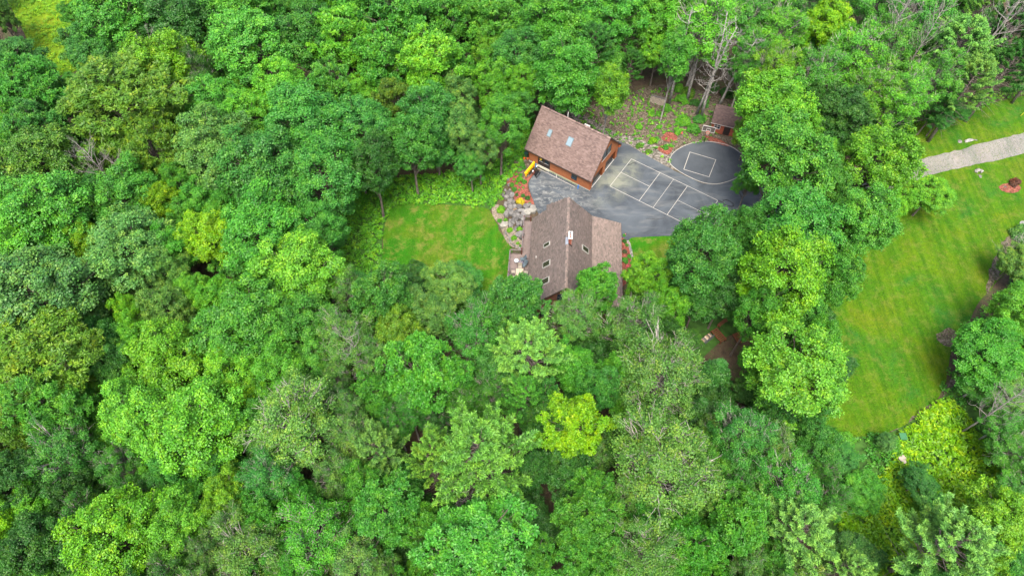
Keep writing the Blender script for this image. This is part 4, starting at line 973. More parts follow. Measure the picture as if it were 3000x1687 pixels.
def crown(kind, seed):
    k = dict(KIND[kind]); k['L'] *= .86; k['W'] *= .86; k['n'] = int(k['n'] * 1.3); rs = np.random.RandomState(seed); R = k['R']; H = k['H']; cz = (H + k['z0']) / 2; hz = (H - k['z0']) / 2
    d = fib(int(k['nl'] * 1.35), rs); d = d[d[:, 2] > -.62][:k['nl']]; d = d[rs.permutation(len(d))]
    az = np.arctan2(d[:, 1], d[:, 0]); ph = rs.uniform(0, 6.28, 4)
    wob = 1 + .13 * np.cos(2 * az + ph[0]) + .09 * np.cos(3 * az + ph[1] + 2 * d[:, 2]) + .08 * np.cos(5 * az + ph[2] + 3 * d[:, 2])
    rad = rs.uniform(1 - k['out'], 1.03, len(d)) ** .8 * wob
    shp = np.where(d[:, 2] > 0, 1, .85)
    C = np.stack([d[:, 0] * (R - k['lr'] * .6) * rad * shp, d[:, 1] * (R - k['lr'] * .6) * rad * shp, cz + d[:, 2] * (hz - k['lr'] * .5) * rad], 1)
    e_ = fib(44, rs)[:22]; q_ = rs.uniform(.35, .72, 22)
    C = np.vstack([C, np.stack([e_[:, 0] * R * q_, e_[:, 1] * R * q_, cz + e_[:, 2] * (hz - k['lr'] * .5) * np.maximum(q_, .62) * 1.05], 1)]); d = np.vstack([d, e_])
    nl = len(C); lr = k['lr'] * rs.uniform(.7, 1.25, nl)
    # sub-clumps on each lobe
    ns = k['sub']; li = np.repeat(np.arange(nl), ns)
    o = unit(d * [1, 1, .8] + [0, 0, .35])
    sd = unit(rs.normal(size=(nl * ns, 3)) + o[li] * 1.2)
    sr = rs.uniform(.55, 1.05, nl * ns)
    SC_ = C[li] + sd * (lr[li] * sr)[:, None] * [1, 1, k['fl']]
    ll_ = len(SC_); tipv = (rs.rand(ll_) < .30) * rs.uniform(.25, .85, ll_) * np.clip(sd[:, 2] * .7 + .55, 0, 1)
    n = k['n']; si = np.repeat(np.arange(ll_), n)
    g = rs.normal(size=(ll_ * n, 3)) * [1, 1, .6]
    if k['star']:
        g = unit(g + [0, 0, .25]); P = SC_[si] + g * (k['L'] * .55) + rs.normal(size=g.shape) * .05
        Nn = unit(np.cross(g, np.cross([0, 0, 1.], g)) + rs.normal(size=g.shape) * .35); Nn *= np.sign(Nn[:, 2:3] + 1e-6)
        V, F = leaves(P, Nn, k['L'] * rs.uniform(.7, 1.2, len(P)), k['W'], rs, g)
    else:
        P = SC_[si] + g * k['sp']
        Nn = unit(k['up'] * np.array([0, 0, 1.]) + (1 - k['up']) * sd[si] + rs.normal(size=P.shape) * .42)
        V, F = leaves(P, Nn, k['L'] * rs.uniform(.65, 1.2, len(P)), k['W'] * rs.uniform(.7, 1.2, len(P)), rs)
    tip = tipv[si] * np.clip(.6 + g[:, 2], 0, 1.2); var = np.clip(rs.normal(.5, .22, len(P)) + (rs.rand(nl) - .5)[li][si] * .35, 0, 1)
    me = mesh_np('crown', V, F, M_LEAF, {'tip': np.clip(tip, 0, 1), 'var': var})
    # skeleton
    mb = MB(); rnd = random.Random(seed); tz = cz + hz * .45; bend = (rnd.uniform(-.3, .3), rnd.uniform(-.3, .3))
    tp = [Vector((bend[0] * t * (1 - t) * 3, bend[1] * t, tz * t)) for t in (0, .15, .35, .55, .75, 1)]
    tr = .24 if kind != 'T' else .15
    mb.tube([Vector((0, 0, -.4))] + tp, [tr * 1.5, tr * 1.2, tr, tr * .85, tr * .7, tr * .5, tr * .2], 8)
    for i in range(nl):
        t = min(.95, max(.28, (C[i][2] - 2.6) / tz * .82)); b0 = Vector((0, 0, tz * t)); e = Vector(C[i]); m1 = b0.lerp(e, .5) + Vector((0, 0, .35 + rnd.uniform(-.3, .3)))
        mb.tube([b0, m1, e], [.075, .045, .018], 4, False)
        for w in range(k['tw'] + 1):
            q = e + Vector([rnd.uniform(-1, 1), rnd.uniform(-1, 1), rnd.uniform(-.1, .9)]).normalized() * float(lr[i]) * rnd.uniform(.6, 1.25)
            m2 = m1.lerp(q, rnd.uniform(.35, .6)) + Vector((rnd.uniform(-.25, .25), rnd.uniform(-.25, .25), rnd.uniform(-.1, .25)))
            mb.tube([m1 if w % 2 else b0.lerp(e, .75), m2, q], [.05, .036, .016] if k['tw'] > 1 else [.04, .028, .012], 3, False)
            if k['tw'] > 1:
                for z_ in range(2):
                    q2 = q + Vector([rnd.uniform(-1, 1), rnd.uniform(-1, 1), rnd.uniform(-.2, .7)]).normalized() * rnd.uniform(.4, .9); mb.tube([m2.lerp(q, rnd.uniform(.3, .9)), q2], [.022, .010], 3, False)
    bark = {'P': M_PALE, 'T': M_BIRCH}.get(kind, M_BARK)
    return me, mb.mesh('trunk', bark, True)
def pine(seed, R=4.6, H=17, z0=7.5, nb=66):
    rs = np.random.RandomState(seed); rnd = random.Random(seed); mb = MB(); mb.tube([(0, 0, -.4), (0, 0, 6), (0, 0, H - 1.5)], [.34, .26, .04], 8)
    Ps, Ts, tipl = [], [], []
    for i in range(nb):
        t = (i / nb) ** .85; z = z0 + (H - 1.2 - z0) * t; a = i * 2.4 + rnd.uniform(-.3, .3)
        r = R * (1 - t ** 1.9 * .86) * rnd.uniform(.62, 1.08)
        if i < 7: r *= .8
        up = rnd.uniform(.15, .5) * r + .4; b0 = Vector((0, 0, z - .6)); e = Vector((r * math.cos(a), r * math.sin(a), z + up)); m1 = b0.lerp(e, .55) + Vector((0, 0, -.25))
        mb.tube([b0, m1, e], [.07, .045, .012], 4, False)
        for j in range(9):      # side plumes along the outer half of the branch
            f = .35 + .65 * j / 8; base = (m1.lerp(e, (f - .35) / .65)); s_ = (-1) ** j
            dr = Vector((math.cos(a + s_ * .75 * (1 - f * .5)), math.sin(a + s_ * .75 * (1 - f * .5)), .55)) if j < 8 else Vector((math.cos(a), math.sin(a), .8))
            ln = rnd.uniform(.5, 1.1) * (1.15 - .4 * f)
            for q in range(7):
                Ps.append(base + dr.normalized() * ln * (q + .5) / 7); Ts.append(dr.normalized()); tipl.append(q / 6)
    for i in range(12):     # leader
        Ps.append(Vector((0, 0, H - 1.6 + i * .14))); Ts.append(Vector((0, 0, 1))); tipl.append(1)
    if True:                # bare lower branches
        for i in range(38):
            z = rnd.uniform(3.2, z0 + 1); a = rnd.uniform(0, 6.28); r = rnd.uniform(1.8, 4.2)
            e = Vector((r * math.cos(a), r * math.sin(a), z + rnd.uniform(-.3, .6))); mb.tube([(0, 0, z), (e * .5 + Vector((0, 0, z * .5 + .1))), e], [.045, .03, .01], 4, False)
    P = np.array([tuple(p) for p in Ps]); Tt = np.array([tuple(p) for p in Ts]); tp = np.array(tipl)
    n = 8; si = np.repeat(np.arange(len(P)), n)
    g = unit(rs.normal(size=(len(si), 3)) * .8 + Tt[si] * .9 + [0, 0, .25])
    PP = P[si] + g * .15 + rs.normal(size=g.shape) * .035
    Nn = unit(rs.normal(size=g.shape) + [0, 0, .9])
    V, F = leaves(PP, Nn, .36, .075, rs, g)
    me = mesh_np('crown', V, F, M_NEEDLE, {'tip': np.clip(tp[si] ** 2 * rs.uniform(0, 1.3, len(si)), 0, 1), 'var': np.clip(rs.normal(.45, .2, len(si)) + (tp[si] - .5) * .4, 0, 1)})
    return me, mb.mesh('trunk', M_BARK, True)
def spruce(seed, R=3.2, H=11):
    rs = np.random.RandomState(seed); rnd = random.Random(seed); mb = MB(); mb.tube([(0, 0, -.4), (0, 0, H * .97)], [.22, .02], 7)
    Ps, Ts = [], []; z = .8
    while z < H - .3:
        r = R * (1 - z / H) ** .8; nb = 13; a0 = rnd.uniform(0, 6)
        for i in range(nb):
            a = a0 + i * 6.283 / nb + rnd.uniform(-.12, .12); rr = r * rnd.uniform(.8, 1.1); d = Vector((math.cos(a), math.sin(a), -.12)); s_ = Vector((-math.sin(a), math.cos(a), -.05))
            m = max(3, int(rr / .22))
            for j in range(m):
                f = (j + 1) / m; p = Vector((0, 0, z)) + d * rr * f + Vector((0, 0, .12 * math.sin(f * 3)))
                for sg in (-1, 0, 1):
                    q = p + s_ * sg * (.42 * (1.15 - f)); Ps.append(q); Ts.append((d + s_ * sg * .9).normalized())
        z += .42
    P = np.array([tuple(p) for p in Ps]); Tt = np.array([tuple(p) for p in Ts]); n = 4; si = np.repeat(np.arange(len(P)), n)
    g = unit(Tt[si] + rs.normal(size=(len(si), 3)) * [.35, .35, .15]); PP = P[si] + rs.normal(size=g.shape) * [.1, .1, .06]
    Nn = unit(rs.normal(size=g.shape) * .3 + [0, 0, 1])
    V, F = leaves(PP, Nn, .40, .16, rs, g)
    return mesh_np('crown', V, F, M_NEEDLE, {'tip': np.clip(rs.uniform(-1, .8, len(si)), 0, 1), 'var': np.clip(rs.normal(.5, .22, len(si)), 0, 1)}), mb.mesh('trunk', M_BARK, True)
def dead(seed, H=12, R=3, birch=False):
    rnd = random.Random(seed); mb = MB()
    lean = Vector((rnd.uniform(-.6, .6), rnd.uniform(-.4, .4), 0)); P = [Vector((0, 0, -.3))] + [lean * (t * t) + Vector((rnd.uniform(-.1, .1), rnd.uniform(-.1, .1), H * t)) for t in (.2, .4, .6, .8, 1)]
    mb.tube(P, [.2, .17, .14, .11, .07, .03], 7)
    def br(p, d, l, r, lev):
        n = 4; pts = [p]
        for i in range(n):
            d = (d + Vector((rnd.uniform(-.3, .3), rnd.uniform(-.3, .3), rnd.uniform(-.1, .25)))).normalized(); pts.append(pts[-1] + d * l / n)
        mb.tube(pts, [r * (1 - .8 * i / n) for i in range(n + 1)], 4 if lev < 2 else 3, False)
        if lev < 3:
            for k in range(6 if lev < 1 else 5):
                f = rnd.uniform(.25, 1); i = min(n - 1, int(f * n)); br(pts[i + 1], (d + Vector((rnd.uniform(-1, 1), rnd.uniform(-1, 1), rnd.uniform(-.2, .7)))).normalized(), l * rnd.uniform(.35, .55), r * .5, lev + 1)
    for k in range(24):
        t = .3 + .68 * k / 23; q = t * 5; i = min(int(q), 4); p = P[i].lerp(P[i + 1], q - i) if i < 5 else P[-1]
        p = P[min(i, 4)].lerp(P[min(i, 4) + 1], q - min(i, 4)); a = k * 2.4; br(p, Vector((math.cos(a), math.sin(a), .45)).normalized(), R * (1.25 - .7 * t), .05, 1)
    return mb.mesh('trunk', M_BIRCH if birch else M_DEAD, True)
def shrubmesh(seed, L=.16, W=.09, n=2600, up=.5, needle=False):
    rs = np.random.RandomState(seed); d = unit(rs.normal(size=(26, 3))); d[:, 2] = np.abs(d[:, 2]); C = d * .62 * rs.uniform(.8, 1.1, (26, 1)); C[:, 2] = C[:, 2] * .9 + .15
    li = rs.randint(0, 26, n); g = unit(rs.normal(size=(n, 3)) + d[li] * .8); P = C[li] + g * .36 * rs.uniform(.6, 1.05, (n, 1)); P[:, 2] = np.abs(P[:, 2])
    Nn = unit(g * .6 + [0, 0, up] + rs.normal(size=g.shape) * .4); V, F = leaves(P, Nn, L * rs.uniform(.7, 1.2, n), W, rs, g if needle else None)
    return mesh_np('foliage', V, F, M_LEAF, {'tip': (rs.rand(n) < .25) * rs.rand(n) * (P[:, 2] > .5), 'var': np.clip(rs.normal(.5, .25, n), 0, 1)})

PROTO = {}
for kd, cnt in (('M', 7), ('O', 4), ('A', 3), ('P', 5), ('B', 2), ('T', 3)):
    PROTO[kd] = [crown(kd, 100 + 17 * i + ord(kd)) for i in range(cnt)]
PROTO['W'] = [pine(300 + i) for i in range(4)]
PROTO['S'] = [spruce(400 + i) for i in range(2)]
DEADM = [dead(500 + i) for i in range(3)]; BIRCHM = [dead(520 + i, 15, 1.6, True) for i in range(2)]
SHR = [shrubmesh(600 + i) for i in range(3)]; SHN = [shrubmesh(610 + i, .22, .035, 3000, .3, True) for i in range(2)]
TINT = {'g': (.044, .205, .016), 'b': (.034, .170, .020), 'y': (.082, .255, .007), 'l': (.070, .265, .013), 'd': (.024, .110, .013), 'p': (.064, .190, .030), 'o': (.066, .180, .012), 'Y': (.105, .285, .003), 'w': (.085, .235, .034), 'k': (.018, .080, .010)}  # 'k' puts the shade of the canopy gaps into the leaf colour
DIM = {'M': (16, 5, 5), 'O': (16, 5, 5), 'A': (15, 4.5, 5), 'P': (16, 4.5, 5), 'B': (15, 3, 4.8), 'T': (17, 7, 3), 'W': (17, 7.5, 4.3), 'S': (11, .5, 3.2)}
NAME = {'M': 'maple_tree', 'O': 'oak_tree', 'A': 'ash_tree', 'P': 'poplar_tree', 'B': 'beech_tree', 'T': 'birch_tree', 'W': 'pine_tree', 'S': 'spruce_tree'}
CNAME = {'g': 'green', 'b': 'blue-green', 'y': 'yellow-green', 'l': 'lime green', 'd': 'dark green', 'p': 'pale green', 'o': 'olive green', 'Y': 'bright yellow-green', 'w': 'light green', 'k': 'very dark'}
KNAME = {'M': 'maple', 'O': 'oak', 'A': 'feathery ash', 'P': 'poplar', 'B': 'layered beech', 'T': 'slender birch', 'W': 'white pine', 'S': 'spruce'}
trnd = random.Random(77); nprs = np.random.RandomState(5)
PLACED = []      # (x_ov, y_ov, r_ov, kind, tint, where)
def plant(kind, x, y, zb, R, H, tint, label, group=None, rz=None, tall=1.0):
    me, tr = PROTO[kind][trnd.randrange(len(PROTO[kind]))]
    h0, z0, r0 = DIM[kind]; e = bpy.data.objects.new(NAME[kind], None); COL.objects.link(e)
    e.location = (x, y, zb); e.rotation_euler = (trnd.uniform(-.05, .05), trnd.uniform(-.05, .05), trnd.uniform(0, 6.28) if rz is None else rz)
    a = trnd.uniform(.92, 1.08); e.scale = (R / r0 * a, R / r0 / a, H / h0)
    c = link(bpy.data.objects.new('crown', me), e); t = link(bpy.data.objects.new('trunk', tr), e)
    T_ = TINT[tint]; j = trnd.uniform(.86, 1.14); c.color = (T_[0] * j * trnd.uniform(.88, 1.14), T_[1] * j, T_[2] * j * trnd.uniform(.8, 1.25), 1)
    return tag(e, label, 'tree', group)
def tree(xo, yo, ro, kind, tint, where, H=None):
    px, py = xo * K, yo * K; h0, z0, r0 = DIM[kind]; z = 10.0; H_ = H
    for _ in range(6):
        x, y = at(px, py, z); dd = depth(x, y, z); R = ro * K * dd / FPX
        if H_ is None: Hh = max(9, min(18, 9.5 + R * 1.45)) if kind != 'T' else 16
        else: Hh = H_
        z = float(terr(x, y)) + Hh * (h0 + z0) / 2 / h0
    PLACED.append((xo, yo, ro, kind, tint, where))
    edge_ = clear_near(xo, yo, ro * 1.15)
    plant(kind, x, y, float(terr(x, y)), R * (.93 if edge_ else 1.06), Hh, tint, f'{CNAME[tint]} {KNAME[kind]} {where}')
# visible clearings of the photograph; forest closes in everywhere else
CLEAR = [[(870,600),(930,500),(1060,460),(1180,460),(1250,420),(1310,395),(1345,262),(1560,330),(1580,215),(1640,200),(1870,210),(1870,300),(1870,600),(1720,600),(1650,665),(1600,690),(1580,735),(1400,750),(1270,740),(1205,750),(1190,660),(1060,690),(965,690),(870,680)],
 [(2265,330),(2400,290),(2700,200),(2700,620),(2576,645),(2480,740),(2400,860),(2370,960),(2260,1100),(2110,1100),(2145,950),(2080,800),(2150,730),(2200,640),(2250,560),(2290,530)],
 [(2280,1080),(2380,1010),(2460,1020),(2485,1130),(2465,1235),(2400,1262),(2300,1290),(2240,1449),(2150,1350),(2060,1250),(2090,1130),(2200,1090)],
 [(20,-150),(280,-150),(240,0),(190,50),(170,90),(200,165),(140,175),(90,110),(50,70)], [(1090,1215),(1280,1215),(1270,1262),(1100,1262)], [(505,250),(550,250),(545,335),(500,325)], [(535,722),(570,722),(570,750),(535,750)], [(1335,1260),(1390,1260),(1375,1330),(1345,1330)], [(1195,860),(1215,860),(1215,875),(1195,875)], [(215,1260),(250,1255),(250,1290),(215,1290)], [(1700,820),(1860,810),(1930,860),(1880,1000),(1760,900)]]
def clear_near(x, y, r):
    a = np.arange(12) * math.pi / 6; return any(inpoly(x + np.cos(a) * r, y + np.sin(a) * r, c).any() for c in CLEAR[:2])
TREES = [
(45,160,62,'M','b','below the yellow field in the top left corner',11),(215,118,48,'M','b','right of the yellow field near the top left',10),(15,45,28,'M','p','small and greyish at the very top left corner'),(310,60,95,'M','g','with deep clumps at the top edge right of the field'),(455,60,85,'M','d','at the top edge above the forked dead branches'),
(255,165,65,'M','b','small one between the field and the olive ash dome'),(405,180,85,'M','y','just above right of the large olive ash dome'),(500,200,55,'P','d','greyish one left of the deep dark gap'),(325,255,150,'A','o','forming the biggest dome of the upper left'),(70,230,95,'A','g','touching the left edge beside the biggest ash dome'),
(120,345,80,'A','b','below left of the biggest ash dome'),(25,360,70,'A','g','cut by the left edge at one quarter height'),(110,420,90,'M','o','left of the bare dead tree'),(130,540,110,'M','g','rounded one below the bare dead tree, left'),(385,400,85,'A','o','under the biggest ash dome, right of the dead tree'),
(55,620,95,'M','l','on the left edge, brightest of that side'),(345,500,80,'M','g','below right of the bare dead tree'),(415,520,48,'M','Y','vivid spot left of centre in the left forest'),(235,615,45,'M','y','narrow olive one between two wider left crowns'),(335,640,100,'M','p','wide greyish crown in the left forest centre'),
(115,745,135,'M','p','widest crown on the left edge'),(440,620,60,'M','g','between the greyish crown and the vivid yellow one'),(535,615,68,'M','Y','vivid rounded one in the middle of the left forest'),(660,590,105,'M','g','large one left of the lawn, behind the groundcover'),(735,690,100,'M','l','left of the lower lawn corner'),
(110,905,130,'A','o','with feathery tufts on the left edge'),(350,790,40,'M','y','narrow and dull between wide left crowns'),(425,790,55,'M','p','pale one below the left forest centre'),(505,740,42,'M','l','small round one above the black gap'),(625,830,105,'M','g','rounded one below the black gap'),
(765,815,75,'M','g','left of the dead grey branches'),(450,910,95,'M','y','sunny one in the lower left middle'),(590,930,75,'M','l','right of the sunny one in the lower left middle'),(130,1020,100,'A','g','second feathery crown on the lower left edge'),(180,1150,85,'P','b','with pale forked branches at the lower left'),
(50,1090,75,'A','o','small feathery one at the lower left edge'),(45,1210,85,'A','d','shaded one at the lower left edge'),(385,1050,95,'M','l','bright one with a sharp left outline'),(510,1085,120,'M','l','broad bright one of the lower left'),(690,940,75,'M','g','between the broad bright crown and grey poplars'),
(640,1000,50,'M','y','small yellowish one above the broad bright crown'),(760,1070,125,'P','p','biggest greyish crown with bare twigs, lower left'),(320,1340,110,'M','y','sunny one near the bottom left'),(450,1330,80,'M','l','between two yellowish crowns near the bottom left'),(590,1240,60,'M','y','yellow patch above the bottom left crowns'),
(680,1210,75,'P','b','right of the yellow patch near the bottom'),(430,1430,60,'P','d','greyish one cut by the bottom edge, left'),(630,1400,100,'P','p','pale one cut by the bottom edge, left of centre'),(800,1350,100,'P','g','second pale crown from the bottom centre'),(130,1350,85,'M','d','dark one in the bottom left corner'),
(15,1300,55,'M','Y','yellow one cut by the left edge near the bottom'),(910,1425,75,'P','p','at the bottom edge left of the star-leaved oak'),(690,1320,65,'O','g','with starry leaves between bottom poplars'),
(640,130,100,'M','g','tall bright one in the upper middle left'),(600,30,90,'M','g','at the top edge left of centre'),(705,235,70,'M','l','with yellow tips in the upper middle left'),(770,110,80,'M','b','at the upper middle, left of the oaks'),(770,320,100,'M','b','above the groundcover on the upper middle left'),
(545,385,95,'M','p','soft pale one left of the upper middle'),(690,430,110,'M','b','large one left of the dark maples'),(640,300,60,'M','l','between the bright upper crowns'),(835,250,70,'O','g','in the row left of the small lime maple'),(820,470,95,'M','b','dark edge one directly left of the groundcover'),
(800,590,70,'M','b','dark edge one at the left end of the groundcover'),(560,270,70,'M','g','below the tall bright upper maple'),(860,110,90,'O','l','at the upper middle, sunlit'),(960,170,80,'O','g','right of the sunlit upper oak'),(1085,165,90,'O','l','tall one above the trunk in the forest gap'),
(1010,50,100,'O','g','at the top edge in the middle'),(900,20,70,'O','g','cut by the top edge left of the middle'),(1155,50,75,'O','g','cut by the top edge, middle'),(1000,260,50,'A','o','dull one beside the small lime maple'),(955,225,34,'M','l','small bright one in the upper middle'),
(1085,300,72,'M','b','tall one with a bare trunk above the groundcover',15.5),(1030,370,65,'M','b','left of the tall bare-trunked maple'),(920,330,75,'M','b','shaded one left of the bare-trunked maple'),(935,430,70,'M','d','shaded one at the upper left edge of the groundcover'),(1172,330,46,'M','p','narrow one right of the bare-trunked maple',14),
(1185,420,45,'M','b','low one over the groundcover near the garage',8),(1255,222,55,'M','l','lime topped one left of the garage roof'),(1258,318,64,'M','g','nearest to the left corner of the garage'),(1150,180,55,'O','g','over the dark forest gap'),(1315,150,65,'M','b','above the lime topped one near the garage'),
(1395,85,85,'B','g','at the upper centre behind the garage'),(1432,196,90,'B','g','directly behind the garage roof ridge'),(1530,230,48,'T','y','yellowish one behind the garage right end'),(1500,120,60,'W','d','dark one behind the layered beeches'),(1545,50,75,'M','g','at the top edge above the garage'),
(1255,60,75,'O','g','top edge one left of the garage line'),(1640,45,70,'M','l','at the top edge above the firewood stack'),(1770,70,100,'P','l','tall sunny one above the birch trunks'),(1880,60,75,'P','g','top edge one right of the birch trunks'),(1700,150,48,'T','g','above the firewood stack'),
(1960,90,75,'P','l','sunny one in the upper right middle'),(2075,85,58,'M','Y','vivid yellow one in the upper right'),(2130,160,90,'P','l','leaning one right of the vivid yellow maple'),(1960,195,62,'P','y','left leaning one above the round lime maple'),(1880,160,55,'P','g','shaded one above the shed'),
(2050,210,70,'P','g','below the vivid yellow maple'),(2185,250,75,'P','l','left part of the sunny poplar pair above the road'),(2270,260,78,'P','l','right part of the sunny poplar pair above the road'),(2240,130,70,'P','g','left of the tall bare branches at the upper right'),(2320,60,80,'P','g','at the top edge between bare branches'),
(2410,110,90,'W','w','tall soft one in the upper right'),(2440,210,70,'W','w','soft low one near the upper right clearing edge'),(2345,200,65,'P','g','between the sunny poplars and the soft pines'),(2550,60,70,'W','d','dark one in the top right corner'),(2535,165,60,'W','d','dark one on the right edge under the corner'),
(2110,300,65,'M','d','shaded one behind the round lime maple'),(2180,25,70,'P','g','cut by the top edge at the upper right'),(2050,20,60,'P','b','cut by the top edge above the vivid yellow maple'),(2360,300,36,'M','b','low dark bush-like one on the clearing edge above the road',5),(2410,285,30,'M','b','lowest one hugging the clearing edge above the road',4),(2250,330,40,'M','d','low one at the left end of the upper clearing edge',6),
(1948,282,102,'M','l','round one covering the right side of the shed'),(1958,420,130,'M','g','big one hiding the right side of the court pad'),(1886,462,36,'M','g','low fringe one at the right rim of the court pad',8),(1885,345,52,'M','o','low front one drooping over the court pad',7),(2195,405,100,'M','y','round yellow tipped one at the near end of the gravel road'),(2337,490,58,'M','l','small round one on the meadow beside the gravel road',6.5),
(2000,575,105,'M','b','large one over the far end of the pickleball court'),(2165,565,90,'M','g','right one of the big group beside the meadow'),(2085,480,60,'M','g','between the two yellow tipped maples'),(1750,650,100,'M','b','tall one right of the main house lawn',19),(1625,705,55,'M','l','touching the lower right corner of the house roof',12),
(1960,700,105,'M','y','tall sunny one in the group beside the meadow',19),(2085,710,72,'M','g','lower right one of the group beside the meadow'),(1900,790,55,'M','g','leaning over the woodpile clearing',15),(2005,958,134,'M','l','isolated round one beside the lower meadow'),(1860,600,60,'M','b','between the court and the tall house-side maple'),
(960,745,88,'O','b','covering the lower left corner of the lawn'),(1130,715,68,'M','p','dull small one overlapping the lower lawn',8),(1290,770,88,'O','b','just below the deck of the main house'),(1485,735,68,'O','g','covering the lower right part of the house roof',14),(885,860,78,'P','p','grey twigged one left of centre'),
(1010,850,65,'M','o','yellowish one below the lawn'),(1065,950,100,'O','g','wide star-leaved one below the lawn'),(1195,850,82,'P','b','below the deck, left of the soft pine'),(1335,890,98,'W','w','soft tall one in the centre below the house'),(1445,810,75,'P','p','with grey branches below the house roof'),
(1580,830,92,'P','p','pale one below the right house corner'),(1655,965,120,'P','p','wide pale one with white branches right of centre'),(1490,905,52,'M','k','shaded one in the gap right of the soft pine',9),(1432,1070,84,'O','Y','vivid yellow one low in the centre'),(1430,1190,70,'O','d','dark lower storey one under the vivid yellow oak',10),
(1212,1135,132,'W','w','widest bright one with bare lower branches',19),(1085,1150,66,'W','w','left side companion of the widest bright pine',17),(958,1130,74,'W','p','bluish one left of the widest bright pine'),(985,1300,92,'O','g','below the bluish pine near the bottom'),(1195,1360,130,'O','g','biggest star-leaved crown at the bottom centre'),
(1310,1010,60,'W','g','dim lower one behind the vivid yellow oak'),(1660,1180,140,'P','p','biggest pale crown full of white twigs'),(1855,1100,82,'P','b','left of the isolated round maple, pale twigs'),(1470,1310,80,'O','g','right of the dark leaf litter gap at the bottom'),(1610,1400,95,'P','p','pale one cut by the bottom edge, centre right'),
(1745,1370,75,'O','g','starry one cut by the bottom edge, right of centre'),(1855,1320,90,'O','g','starry one between pale bottom poplars'),(1975,1225,82,'P','g','thin one right of the biggest twiggy crown'),(2025,1340,100,'W','w','soft pale one near the bottom right'),(2120,1425,62,'W','w','soft one cut by the bottom edge at the right'),
(1955,1140,60,'P','p','small twiggy one below the round maple'),(1795,945,66,'S','d','small dark one beside the woodpile',8),(1880,1440,55,'P','p','cut by the bottom edge between starry oaks'),(1745,1045,56,'S','k','shaded one below the small spruce by the woodpile',9),(1880,985,36,'M','d','low one filling the brown gap left of the isolated round maple',5),(1893,905,36,'M','g','drooping low one over the brown soil beside the woodpile',9),(1735,860,30,'M','d','low one beside the leaning trunk above the woodpile',4),(1340,1420,52,'O','g','cut by the bottom edge below the dark gap'),
(2112,1150,48,'M','b','small round one at the lower end of the meadow',4.5),(2165,1235,52,'M','g','low one below the small round meadow-end maple',5),(2310,1215,42,'M','b','low dull one in the middle of the ferns',4.5),(2345,1270,34,'M','b','lowest dull one in the ferns',4),(2385,1375,118,'W','w','broad soft one at the bottom right'),
(2530,1300,82,'M','y','sunny one near the bottom right corner',10),(2490,890,98,'M','g','dense one on the right edge beside the meadow',9),(2555,770,60,'M','l','on the right edge above the dense meadow-side one',10),(2530,980,66,'P','p','grey twigged one on the right edge',7),(2545,1135,62,'P','g','on the right edge beside the ferns',7),
(2440,1420,55,'M','y','cut by the bottom edge near the right corner'),(2060,1190,42,'P','b','thin one left of the small round meadow-end maple',9),(2230,1110,26,'M','p','very small one with pale blossom at the meadow end',3),(2090,1260,45,'P','b','thin one above the soft bottom pines',10),(2555,660,50,'M','p','half bare one on the right edge by the bare soil',6),
(1330,1290,46,'M','k','dim one above the dark leaf litter gap',8),
]
for t_ in TREES: tree(*t_)
pl_ = np.array([(a, b, c) for a, b, c, *_ in PLACED])
frnd = random.Random(31)
def clear_ok(x, y, r):
    a = np.arange(12) * math.pi / 6; xs_ = x + np.cos(a) * r * .92; ys_ = y + np.sin(a) * r * .92
    return not any(inpoly(xs_, ys_, c).any() or inpoly(np.array([x]), np.array([y]), c)[0] for c in CLEAR)
fills = []
def try_fill(x, y, r, lim=.80):
    global pl_
    d = np.hypot(pl_[:, 0] - x, pl_[:, 1] - y)
    if (d < np.minimum(pl_[:, 2] * .8 + r * .35, 400) * lim + 3).any() or not clear_ok(x, y, r): return
    j = np.argsort(d[:len(PLACED)])[:4]; near = [PLACED[k] for k in j]
    nb = near[0]; src = frnd.choice(near[:3]); kd, ti = src[3], src[4]
    if kd == 'W' and y > 700: kd, ti = frnd.choice('OPM'), frnd.choice('gbd')
    if kd == 'S': kd = 'M'
    if ti in 'YyUk': ti = frnd.choice('gbl')
    fills.append((x, y, r, kd, ti, nb)); pl_ = np.vstack([pl_, (x, y, r)])
for k in range(5000):
    x, y = frnd.uniform(-60, 2640), frnd.uniform(-50, 1500)
    try_fill(x, y, frnd.uniform(50, 74) * (.8 + .25 * y / 1449))
seen = {}
def rel(x, y, nb):
    dx, dy = x - nb[0], y - nb[1]
    if abs(dx) > 2 * abs(dy): return 'right of' if dx > 0 else 'left of'
    if abs(dy) > 2 * abs(dx): return 'below' if dy > 0 else 'above'
    return ('lower ' if dy > 0 else 'upper ') + ('right of' if dx > 0 else 'left of')
